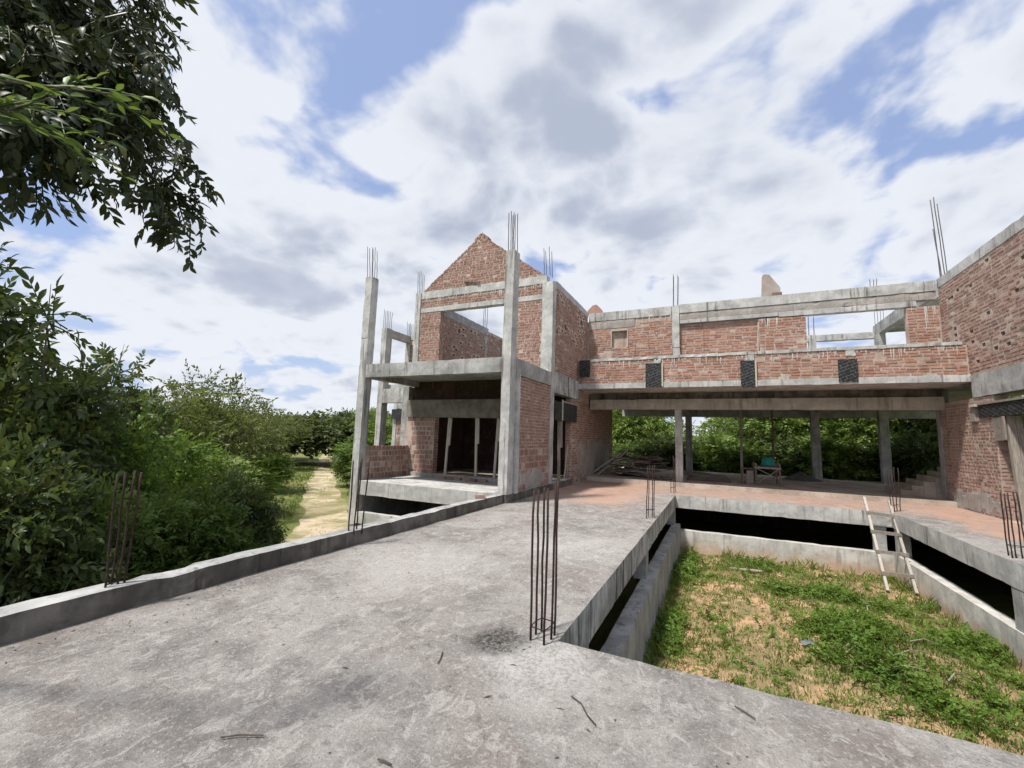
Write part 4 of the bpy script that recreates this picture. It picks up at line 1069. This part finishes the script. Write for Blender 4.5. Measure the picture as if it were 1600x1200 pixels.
# twigs and grit on the deck
def twig(pts, label, r=.004):
    P0 = Vector(pts[0]); b_ = MB(); b_.tube([Vector(p) - P0 for p in pts], [r] * len(pts), 5)
    o = b_.build('twig', 'twig'); o.location = P0; tag(o, label, 'twig'); return o
def tw(pxs): return [onz(x, y, .012) for x, y in pxs]
twig(tw([(345, 1152), (375, 1148), (411, 1149)]), 'straight thin twig lying on the deck at the bottom left')
twig(tw([(893, 1088), (908, 1099), (918, 1118), (931, 1133)]), 'bent dark twig on the deck below the nearest rebar cage')
twig(tw([(590, 1186), (600, 1189), (612, 1195)]), 'tiny curved twig at the bottom edge of the deck')
twig(tw([(1148, 1103), (1160, 1110), (1180, 1123)]), 'fine twig near the front edge of the court')
twig(tw([(684, 1036), (688, 1030), (692, 1018)]), 'small hooked twig left of the soot stain')
V = []; F = []
rl = np.random.default_rng(5)
for i in range(300):
    x = rl.uniform(-4.4, 4.5); y = rl.uniform(1.2, 3.2) if i < 150 else rl.uniform(3.2, 12)
    if x > XL - .05 and y > YN - .1: continue
    if i % 3 == 0: x = -4.5 + abs(rl.normal(0, .25))
    if i % 5 == 0: x, y = -1.5 + rl.normal(0, .16), 3.12 + rl.normal(0, .08)
    a = rl.uniform(0, 6.3); L = rl.uniform(.004, .02) * (1.8 if i % 4 == 0 else 1); w_ = rl.uniform(.002, .006); h_ = rl.uniform(.003, .007)
    ca, sa = math.cos(a), math.sin(a); k_ = len(V)
    for (du, dv, dz) in ((-L, 0, 0), (0, -w_, 0), (L, 0, 0), (0, w_, 0), (0, 0, h_)): V.append((x + du * ca - dv * sa, y + du * sa + dv * ca, dz + .003))
    F += [(k_, k_ + 1, k_ + 4), (k_ + 1, k_ + 2, k_ + 4), (k_ + 2, k_ + 3, k_ + 4), (k_ + 3, k_, k_ + 4)]
o = link('grit', np_mesh('grit', V, F), 'twig', None, 'stuff'); tag(o, 'dark grit and crumbs scattered over the concrete deck', 'grit')

# ------------------------------------------------------------------ plants
def norm(a): return a / np.maximum(np.linalg.norm(a, axis=-1, keepdims=True), 1e-9)
def leaf_shape(L, W, fold=.25, droop=.25, fine=False):
    if not fine:
        return np.array([(0, 0, 0), (.45 * L, W / 2, fold * W), (L, 0, -droop * L), (.45 * L, -W / 2, fold * W)]), np.array([(0, 2, 1), (0, 3, 2)])
    v = [(0, 0, 0)]
    for t_, w_ in ((.22, .72), (.5, 1.0), (.78, .62)):
        z0 = -droop * L * t_ * t_
        v += [(t_ * L, W / 2 * w_, z0 + fold * W * w_), (t_ * L, 0, z0), (t_ * L, -W / 2 * w_, z0 + fold * W * w_)]
    v.append((L, 0, -droop * L))
    f = [(0, 2, 1), (0, 3, 2), (7, 8, 10), (8, 9, 10)]
    for a in (1, 4): f += [(a, a + 1, a + 4), (a, a + 4, a + 3), (a + 1, a + 2, a + 5), (a + 1, a + 5, a + 4)]
    f = [t_ if t_ not in ((7, 8, 10), (8, 9, 10)) else t_ for t_ in f]
    return np.array(v), np.array(f)
def spray_template(nleaf, length, L, W, r_, fine=False, droop=.3, spread=55):
    """a twig along +x with alternate leaves"""
    V = []; F = []; n = 0
    lv, lf = leaf_shape(L, W, .22, droop, fine)
    for i in range(nleaf):
        t_ = (i + .6) / nleaf; base = np.array([t_ * length, 0, -.25 * length * t_ * t_])
        yaw = (1 if i % 2 else -1) * R(spread) * r_.uniform(.6, 1.2) * (1 - .6 * t_ ** 3); pit = R(r_.uniform(-25, 25)); rol = R(r_.uniform(-35, 35))
        M = np.array(Matrix.Rotation(yaw, 3, 'Z') @ Matrix.Rotation(pit, 3, 'Y') @ Matrix.Rotation(rol, 3, 'X'))
        V.append((lv * r_.uniform(.5, 1.2)) @ M.T + base); F.append(lf + n); n += len(lv)
    if fine:                                   # the twig itself
        w_ = .006 * max(.5, length / .3); st_ = []
        for t_ in (-.35, .15, .6, 1.0):
            c_ = np.array([t_ * length, 0, -.25 * length * t_ * abs(t_)]); k_ = w_ * (1.15 - t_ * .8)
            st_ += [c_ + [0, k_, 0], c_ + [0, -k_, 0], c_ + [0, 0, k_ * 1.6]]
        V.append(np.array(st_)); fs_ = []
        for q in range(3):
            for e_ in range(3):
                a, b_ = q * 3 + e_, q * 3 + (e_ + 1) % 3; fs_ += [(a, b_, b_ + 3), (a, b_ + 3, a + 3)]
        F.append(np.array(fs_) + n)
    return np.concatenate(V), np.concatenate(F)
def scatter(templates, C, D, S, r_, uptilt=.35):
    """place sprays at C pointing along D (unit), scale S"""
    Vs = []; Fs = []; n = 0
    which = r_.integers(0, len(templates), len(C))
    upv_ = norm(np.array([0, 0, 1.0]) + r_.normal(0, uptilt, (len(C), 3)))
    side = norm(np.cross(upv_, D)); upn = np.cross(D, side)
    for k_, (tv, tf) in enumerate(templates):
        ix = np.where(which == k_)[0]
        if not len(ix): continue
        P_ = C[ix][:, None, :] + (tv[None, :, 0:1] * D[ix][:, None, :] + tv[None, :, 1:2] * side[ix][:, None, :] + tv[None, :, 2:3] * upn[ix][:, None, :]) * S[ix][:, None, None]
        Vs.append(P_.reshape(-1, 3)); m_ = len(tv)
        Fs.append((tf[None] + (np.arange(len(ix)) * m_)[:, None, None] + n).reshape(-1, 3)); n += len(ix) * m_
    return np.concatenate(Vs), np.concatenate(Fs)
def lobes_to_sprays(lobes, per, r_, shell=.55, flat=.85):
    C = []; D = []
    for (cx, cy, cz, rr_) in lobes:
        n = max(4, int(per * rr_ * rr_))
        d_ = norm(r_.normal(0, 1, (n, 3))); d_[:, 2] = np.abs(d_[:, 2]) * np.where(r_.random(n) < .72, 1, -1)
        rad = rr_ * (shell + (1 - shell) * r_.random(n) ** .6) * (1 + .18 * r_.normal(0, 1, n))
        p_ = d_ * rad[:, None]; p_[:, 2] *= flat
        C.append(p_ + [cx, cy, cz]); D.append(norm(d_ + r_.normal(0, .45, (n, 3)) + [0, 0, -.15]))
    return np.concatenate(C), np.concatenate(D)
def make_crown(seed, rx_, rz_, zc, nl, lr, per, leafL, leafW, nleaf=9, twig_=.4, fine=False, tilt=.8):
    r_ = np.random.default_rng(seed); lobes = []
    for i in range(nl):
        d_ = norm(r_.normal(0, 1, 3)); k_ = r_.random() ** .45
        lobes.append((d_[0] * rx_ * k_, d_[1] * rx_ * k_, zc + d_[2] * rz_ * k_, lr * r_.uniform(.65, 1.3)))
    T = [spray_template(nleaf, twig_, leafL, leafW, r_, fine) for _ in range(5)]
    C, D = lobes_to_sprays(lobes, per, r_)
    V, F = scatter(T, C, D, r_.uniform(.75, 1.25, len(C)), r_, tilt)
    return np_mesh('crown', V, F), lobes, float(np.percentile(V[:, 2], 99.6))
def make_trunk(seed, lobes, h0, r0, lean=.2):
    r_ = random.Random(seed); b_ = MB()
    fork = Vector((r_.uniform(-lean, lean), r_.uniform(-lean, lean), h0))
    b_.tube([(0, 0, -.15), fork * .5 + Vector((r_.uniform(-.05, .05), r_.uniform(-.05, .05), 0)), fork], [r0 * 1.25, r0, r0 * .8], 8)
    for (cx, cy, cz, rr_) in lobes:
        e2 = Vector((cx, cy, cz)); mid = fork.lerp(e2, .5) + Vector((r_.uniform(-.15, .15), r_.uniform(-.15, .15), r_.uniform(0, .2)))
        b_.tube([fork, mid, e2, e2 + (e2 - mid) * .5], [r0 * .6, r0 * .35, r0 * .16, r0 * .05], 5)
    return b_.mesh('trunk', True)
KINDS = {}
def kind(key, seed, rx_, rz_, zc, nl, lr, per, L, W, mat, h0, r0, nleaf=9, twig_=.4, fine=False):
    cm, lb, top_ = make_crown(seed, rx_, rz_, zc, nl, lr, per, L, W, nleaf, twig_, fine)
    tm = make_trunk(seed, lb, h0, r0)
    cm.materials.append(MATS[mat]); tm.materials.append(MATS['bark'])
    KINDS[key] = (cm, tm, top_)
def plant(key, x, y, top, label, group=None, cat='tree', name='tree', wide=1.0, rz=None, gz=GZ, mat=None):
    cm, tm, H_ = KINDS[key]
    e2 = empty(name, (x, y, gz), random.uniform(0, 6.28) if rz is None else rz)
    s_ = (top - gz) / H_; e2.scale = (s_ * wide, s_ * wide, s_)
    tag(e2, label, cat, group)
    a = link('crown', cm, None, e2); b_ = link('trunk', tm, None, e2)
    if mat:
        a.material_slots[0].link = 'OBJECT'; a.material_slots[0].material = MATS[mat]
    return e2
kind('bush_a', 21, .62, 1.25, 1.55, 22, .40, 330, .095, .045, 'leaf_mid', .5, .03, 9, .30, True)
kind('bush_b', 22, .66, 1.20, 1.50, 20, .42, 280, .120, .052, 'leaf_dark', .5, .03, 9, .34, True)
kind('tree_a', 23, 1.15, 1.9, 3.1, 24, .36, 250, .150, .065, 'leaf_dark', 1.4, .07, 10, .42, True)
kind('tree_b', 24, 1.7, 1.15, 2.9, 20, .55, 170, .12, .055, 'leaf_olive', 1.4, .08, 9, .40)
kind('tree_c', 25, 1.9, 1.4, 2.8, 20, .70, 190, .14, .075, 'leaf_hedge', 1.2, .08, 9, .45)
kind('tree_d', 26, 1.8, 1.6, 2.9, 22, .62, 200, .13, .07, 'leaf_hedge', 1.3, .08, 9, .45)
kind('far_a', 27, 2.4, 1.5, 3.0, 18, .95, 60, .30, .17, 'leaf_far', 1.4, .1, 8, .7)
kind('far_b', 28, 2.8, 1.2, 2.6, 18, 1.0, 60, .30, .17, 'leaf_far', 1.2, .1, 8, .7)

# left of the kerb: shrubs nearest first
RAD = {'bush_a': 1.05, 'bush_b': 1.1, 'tree_a': 1.5, 'tree_b': 2.1, 'tree_c': 2.4, 'tree_d': 2.3, 'far_a': 3.2, 'far_b': 3.6}
def put(key, px, dist, topy, label, group=None, cat='shrub', name='shrub', wide=1.0, mat=None, rad=None):
    v = along(px, dist); top = height_at(px, topy, dist)
    if rad: wide = max(.75, min(1.6, rad / RAD[key] / ((top - GZ) / KINDS[key][2])))
    return plant(key, v.x, v.y, top, label, group, cat, name, wide, mat=mat)
gS = 'shrubs growing along the outside of the kerb'
put('bush_b', 30, 6.6, 700, 'dark leafy shrub at the left edge just outside the kerb', gS, rad=.85)
put('bush_a', 135, 6.9, 745, 'green shrub behind the four rebars on the kerb, left of them', gS, rad=.8)
put('bush_a', 245, 7.6, 770, 'green shrub just right of the four rebars on the kerb', gS, rad=.8)
put('bush_b', 330, 8.2, 765, 'dark glossy shrub at the kerb midway between rebars and path', gS, rad=.8, mat='leaf_mid')
put('bush_b', 385, 8.9, 745, 'dark large-leaved shrub at the right end, nearest the sandy path', gS, rad=.7)
put('bush_a', 432, 9.1, 822, 'small low shrub where the kerb meets the view of the path', gS, rad=.4)
put('bush_a', 195, 9.0, 655, 'pale yellow green shrub rising above the rebars on the kerb', gS, rad=.8, mat='leaf_bright')
put('bush_b', 75, 8.6, 620, 'tall dark shrub below the leafy tree at the left edge', gS, rad=.9)
put('bush_a', 275, 12.0, 680, 'light green shrub standing before the olive trees on the left', gS, rad=1.2, mat='leaf_bright')
put('bush_a', 345, 13.5, 705, 'mid green shrub below the olive trees, left of the path', gS, rad=1.2, mat='leaf_hedge')
put('bush_a', 405, 18.5, 735, 'bright yellow green bush at the left side of the sandy path', gS, rad=1.2, mat='leaf_bright')
put('bush_a', 432, 25.0, 708, 'bright bush farther along the left side of the sandy path', gS, rad=1.5, mat='leaf_bright')
put('bush_a', 360, 8.0, 850, 'small bright shrub low against the kerb', gS, rad=.45, mat='leaf_bright')
gP = 'bushes on the right side of the path'
put('bush_a', 552, 27, 690, 'green bush right of the path, touching the tall portico column', gP, wide=1.4, mat='leaf_mid')
put('bush_a', 548, 42, 676, 'darker bush farther back on the right of the path', gP, wide=1.5)
put('bush_a', 608, 24, 652, 'green bush seen between the two columns of the left side frame', gP, wide=1.6, mat='leaf_bright')
gT = 'trees left of the house'
put('tree_a', 18, 9.2, 405, 'tall dark leafy tree at the left edge reaching into the sky', gT, 'tree', 'tree', rad=.95)
put('tree_a', 130, 10.5, 545, 'loose leafy tree with an outstretched right branch, second from left edge', gT, 'tree', 'tree', .95, rad=1.15)
put('tree_b', 215, 15.5, 598, 'olive green tree left of the tallest olive crown', gT, 'tree', 'tree', 1.0)
put('tree_b', 318, 19, 588, 'tallest fine leaved olive tree in the middle left distance', gT, 'tree', 'tree', .95)
put('tree_b', 380, 26, 628, 'rounded olive tree sloping down toward the path', gT, 'tree', 'tree', 1.1)
put('tree_b', 270, 27, 620, 'olive tree half hidden behind the tallest olive tree', gT, 'tree', 'tree', 1.2)
put('tree_b', 425, 38, 650, 'low olive tree left of the far end of the path', gT, 'tree', 'tree', 1.5)
put('tree_c', 585, 55, 638, 'leafy tree standing beyond the left side frame', gT, 'tree', 'tree', 1.3)
put('far_a', 546, 95, 641, 'taller dark tree rising from the far treeline beside the portico column', gT, 'tree', 'tree', .9)
rt_ = random.Random(11)
gF = 'distant trees in the low treeline beyond the path'
for i in range(34):
    px_ = 330 + i * 10.5 + rt_.uniform(-6, 6); dd_ = rt_.choice((48, 62, 75, 90, 120, 150)) * rt_.uniform(.9, 1.1)
    put(rt_.choice(('far_a', 'far_b')), px_, dd_, rt_.uniform(647, 660), 'distant tree in the low green treeline beyond the sandy path', gF, 'tree', 'tree', rt_.uniform(1.2, 1.8))
# behind the house
gB = 'trees close behind the open hall'
rear = [(955, 29.5, 600, 'tree_d', 'tree behind the hall at the far left end, over the plank heap'), (1012, 28.5, 622, 'tree_c', 'dense tree behind the hall just left of the pale column'),
        (1092, 29, 684, 'tree_c', 'lower tree behind the pale hall column, under a gap of sky'), (1152, 28.5, 655, 'tree_d', 'pale leaved tree behind the plywood stack, right of the gap of sky'),
        (1205, 28.3, 600, 'tree_c', 'tree behind the trestle table and teal tub'), (1265, 28.5, 590, 'tree_d', 'tree behind the middle back column and sand heap'),
        (1330, 28.5, 585, 'tree_c', 'tree between the two right-hand back columns of the hall'), (1400, 28.5, 580, 'tree_d', 'shaded tree behind the right back column and steps'),
        (1462, 29.5, 575, 'tree_c', 'darkest tree behind the stair at the right end of the hall'), (1550, 29, 598, 'tree_d', 'tree seen through the opening of the right wing')]
for px_, dd_, ty_, k_, lb_ in rear:
    put(k_, px_, dd_, ty_, lb_, gB, 'tree', 'tree', 1.12, mat='leaf_dark' if px_ > 1450 else None)  # rightmost trees: shade put into a darker leaf colour
for i, (px_, lb_) in enumerate(((985, 'leafy shrub behind the plank heap at the left end of the hall'), (1045, 'leafy shrub just left of the pale hall column, beyond the floor edge'),
                             (1118, 'low shrub behind the plywood stack, under the gap of sky'), (1170, 'shrub behind the pale pole at the back edge of the hall'),
                             (1240, 'shrub right of the dark pole and teal tub, beyond the floor edge'), (1300, 'shrub just behind the dark sand heap'),
                             (1365, 'shrub left of the right-hand back column of the hall'), (1435, 'dark shrub behind the lowest stair steps'))):
    put(('bush_a', 'bush_b')[i % 2], px_, 25.3, 690 - 8 * (i % 3), lb_, 'shrubs behind the open hall', 'shrub', 'shrub', 1.3, ('leaf_mid', 'leaf_dark', 'leaf_hedge')[i % 3])
for px_ in (930, 1230, 1300, 1380, 1450):
    put('far_a', px_, 40, 606, 'farther tree filling the gaps behind the hall trees', 'farther trees behind the hall', 'tree', 'tree', 1.2)

# the tree that overhangs from the upper left
rO = np.random.default_rng(31)
TO = [spray_template(11, .46, .15, .062, rO, True, .45, 50) for _ in range(6)]
base = Vector((-9.6, 1.2, GZ))
lobes = []
def lobe(px, py, dist, r_):
    d_ = ray(px, py).normalized(); p_ = EYE + d_ * dist; lobes.append((p_.x, p_.y, p_.z, r_)); return p_
for (px_, py_, r_) in ((-40, 60, .45), (40, 40, .6), (120, 90, .55), (190, 60, .45), (215, 140, .36), (60, 170, .6), (140, 200, .5), (-60, 200, .5), (30, 260, .34), (120, 275, .32),
                       (190, 235, .34), (235, 190, .28), (255, 250, .22), (160, 10, .5), (215, 0, .32), (10, 300, .16), (95, 320, .16), (250, 130, .22), (262, 285, .15), (268, 315, .10), (280, 335, .08), (298, 350, .10), (305, 365, .09), (296, 372, .06)):
    lobe(px_ - 40, py_ - 45, 8.0 + .4 * math.sin(px_) + max(0, 260 - py_) * .008, r_ * 1.7)
for (px_, py_, r_) in ((262, 255, .22), (275, 290, .2), (288, 322, .18), (298, 350, .16), (252, 300, .14)): lobe(px_, py_, 8.0, r_)
C, D = lobes_to_sprays(lobes, 105, rO, .35, .95)
D = norm(D * .7 + np.array([.15, .1, -.75]))
V, F = scatter(TO, C, D, rO.uniform(.8, 1.25, len(C)), rO, .6)
e_ = empty('tree', base); tag(e_, 'dark overhanging tree with drooping leaf sprays filling the upper left corner', 'tree', gT)
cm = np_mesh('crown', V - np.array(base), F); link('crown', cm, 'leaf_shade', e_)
b_ = MB(); fork = Vector((-.2, .3, 5.4))
b_.tube([(0, 0, -.1), (-.1, .1, 2.8), fork], [.22, .18, .14], 10)
bigl = [Vector(l[:3]) - base for l in lobes if l[3] > .75]
for (cx, cy, cz, r_) in lobes:
    e2 = Vector((cx, cy, cz)) - base
    st_ = fork if r_ > .75 else min(bigl, key=lambda q: (q - e2).length)
    mid = st_.lerp(e2, .5) + Vector((.1 * math.sin(cx * 9), .1 * math.cos(cy * 9), .15 if r_ < .75 else .5))
    q1, q2 = st_.lerp(mid, .55) + Vector((0, 0, .06)), mid.lerp(e2, .5) + Vector((0, 0, .05))
    k_ = 1 if r_ > .75 else .3
    b_.tube([st_, q1, mid, q2, e2], [.045 * k_, .035 * k_, .026 * k_, .016 * k_, .006], 6)
b_.build('trunk', 'bark', e_, smooth=True)
# the nearer pale spray
TN = [spray_template(7, .30, .085, .034, rO, True, .2, 40) for _ in range(3)]
nb = []
for (a, b2) in (((-60, 118), (205, 150)), ((-50, 150), (115, 225)), ((-80, 195), (90, 150))):
    p1 = EYE + ray(*a).normalized() * 3.2; p2_ = EYE + ray(*b2).normalized() * 3.3
    nb.append((p1, p2_))
C = np.array([p1.lerp(p2_, t_) for p1, p2_ in nb for t_ in (0.05, .3, .55, .78)]); D = norm(np.array([p2_ - p1 for p1, p2_ in nb for _ in range(4)]) + rO.normal(0, .12, (12, 3)))
V, F = scatter(TN, C, D, np.full(len(C), 1.0), rO, .25)
b3 = Vector((-6.1, 1.2, GZ))
e_ = empty('tree_branch', b3); tag(e_, 'nearer pale green leafy shoots hanging in front of the overhanging tree', 'branch')
link('leaves', np_mesh('leaves', V - np.array(b3), F), 'leaf_mid', e_)
b_ = MB()
for p1, p2_ in nb: b_.tube([(0, 0, 0), (p1 - b3) * .6 + Vector((0, -.2, .3)), p1 - b3, p2_ - b3], [.025, .016, .008, .003], 5)
b_.build('stem', 'bark', e_, smooth=True)

# ------------------------------------------------------------------ the sunken court: earth, grass and weeds
def court_z(x, y):
    b0 = -1.58 + .05 * (x + 1) / 4.8
    m_ = .33 * math.exp(-(((x - 1.9) / 1.5) ** 2 + ((y - 8.6) / 2.2) ** 2)) + .16 * math.exp(-(((x - .2) / .9) ** 2 + ((y - 10.6) / 1.3) ** 2))
    return b0 + m_ + .06 * noise.noise(Vector((x * 1.3, y * 1.3, 0))) + .03 * noise.noise(Vector((x * 4, y * 4, 1)))
nx_, ny_ = 60, 110; V = []; F = []
for j in range(ny_ + 1):
    for i in range(nx_ + 1):
        x = -1.05 + 4.86 * i / nx_; y = 3.1 + 10.62 * j / ny_; V.append((x, y, court_z(x, y)))
for j in range(ny_):
    for i in range(nx_): a = j * (nx_ + 1) + i; F.append((a, a + 1, a + nx_ + 2, a + nx_ + 1))
court = link('court_ground', np_mesh('court_ground', V, F), 'soil', None, 'structure')
for p_ in court.data.polygons: p_.use_smooth = True
def green(x, y):
    v = noise.fractal(Vector((x * .8, y * .8, 4.0)), 1, 2, 4) + .75 * math.exp(-(((x - 1.75) / .85) ** 2 + ((y - 8.2) / 1.3) ** 2)) - .12
    if x < -.55: v += .45
    if x > 3.3 or y < 4.6: v += .22
    return v
def blades(name, n, region, hmin, hmax, mat, label, dens, seed, zf, wid=.006):
    r_ = np.random.default_rng(seed); V = []; F = []
    while len(V) < n * 4:
        x = r_.uniform(region[0], region[1]); y = r_.uniform(region[2], region[3])
        dv = dens(x, y)
        if r_.random() > dv: continue
        z = zf(x, y)
        for _ in range(3):
            x2, y2 = x + r_.normal(0, .03), y + r_.normal(0, .03)
            a = r_.uniform(0, 6.283); h_ = r_.uniform(hmin, hmax) * (.6 + .6 * dv); ln = h_ * r_.uniform(.1, .7)
            ca, sa = math.cos(a), math.sin(a); k_ = len(V); w_ = wid * r_.uniform(.7, 1.3)
            V += [(x2 - sa * w_, y2 + ca * w_, z - .01), (x2 + sa * w_, y2 - ca * w_, z - .01), (x2 + ca * ln * .45 + sa * w_ * .7, y2 + sa * ln * .45 - ca * w_ * .7, z + h_ * .65), (x2 + ca * ln, y2 + sa * ln, z + h_)]
            F += [(k_, k_ + 1, k_ + 2), (k_, k_ + 2, k_ + 3)]
    o = link(name, np_mesh(name, V, F), mat, None, 'stuff'); return tag(o, label, 'grass')
cl = lambda v: max(0., min(1., v))
inside_c = (-.98, 3.72, 3.3, 13.62)
blades('grass', 48000, inside_c, .03, .09, 'grass_blade', 'green grass growing in patches over the court earth', lambda x, y: cl(green(x, y) * .75 + .5), 41, court_z)
blades('dry_grass', 6000, inside_c, .03, .09, 'grass_dry', 'dry straw coloured grass between the green patches', lambda x, y: cl(.45 - green(x, y) * .4), 42, court_z, .005)
rW = np.random.default_rng(43); TW = [spray_template(8, .12, .042, .024, rW, True) for _ in range(5)]
C = []; 
while len(C) < 4600:
    x, y = rW.uniform(inside_c[0], inside_c[1]), rW.uniform(inside_c[2], inside_c[3])
    gv_ = green(x, y)
    if rW.random() < cl(gv_ * 1.0 - .10) + .05: C.append((x, y, court_z(x, y) + rW.uniform(.01, .05 + .20 * cl(gv_))))
C = np.array(C); D = norm(rW.normal(0, 1, (len(C), 3)) * [1, 1, .3] + [0, 0, .55])
V, F = scatter(TW, C, D, rW.uniform(.7, 1.5, len(C)), rW)
o = link('weeds', np_mesh('weeds', V, F), 'leaf_bright', None, 'stuff'); tag(o, 'low broad-leaved green weeds massed in the middle and edges of the court', 'weeds')
def wallside(x, y):
    e_ = min(x + 1.0, 3.74 - x, 13.65 - y)
    return cl(1.1 - e_ * 2.6) * cl(.55 + noise.noise(Vector((x * 1.7, y * 1.7, 9))))
blades('grass', 1300, inside_c, .10, .28, 'grass_blade', 'taller grass stalks standing against the court walls', wallside, 47, court_z, .005)
# junk in the court
j1 = onz(1263, 1010, -1.34)
b_ = MB(); b_.rough(-.10, .10, -.05, .05, 0, .015, .04, .014, 6); o = b_.build('slate_piece', 'slate'); o.location = (j1.x, j1.y, court_z(j1.x, j1.y) + .05); o.rotation_euler = (.15, -.12, .5); tag(o, 'blue grey flat shard lying in front of the weeds', 'shard')
j2 = onz(1165, 888, -1.42)
b_ = MB(); b_.bar((-.35, 0, 0), (.35, .05, .02), .12, .02); o = b_.build('timber_plank', 'wood_grey'); o.location = (j2.x, j2.y, court_z(j2.x, j2.y) + .05); tag(o, 'short grey board lying on the earth near the far court wall', 'plank')
for i in range(7):
    x, y = rW.uniform(1.3, 2.8), rW.uniform(7.2, 9.3); z = court_z(x, y) + .12; a = rW.uniform(0, 3.1); L = rW.uniform(.3, .6)
    b_ = MB(); b_.tube([(0, 0, 0), (L * .5 * math.cos(a), L * .5 * math.sin(a), .06), (L * math.cos(a), L * math.sin(a), .02)], [.008, .006, .003], 5)
    o = b_.build('dead_branch', 'wood_grey'); o.location = (x, y, z); tag(o, 'thin grey dead branch lying in the weeds of the court', 'branch', 'dead branches in the court weeds')

# rough grass outside, beside the path
gz0 = lambda x, y: GZ
def side(x, y):
    t_ = (-.73 * x + .68 * y) ; off = .68 * (x + 9.8) + .73 * (y - 8.6)
    return 0 if abs(off) < 1.0 else cl(.35 + .5 * noise.noise(Vector((x * .3, y * .3, 2))))
def track(x, y):
    off_ = .68 * (x + 9.8) + .73 * (y - 8.6)
    return cl(noise.noise(Vector((x * .5, y * .5, 6))) + .1) if abs(off_) < .35 or abs(off_) > .9 else 0
blades('grass', 9000, (-24, -7.6, 5.5, 22), .02, .08, 'grass_blade', 'short grass between and beside the wheel tracks of the sandy path', track, 48, lambda x, y: GZ, .008)
blades('grass', 30000, (-32, -7.5, 5.5, 30), .06, .24, 'grass_blade', 'rough green grass on both sides of the sandy path', side, 45, gz0, .018)
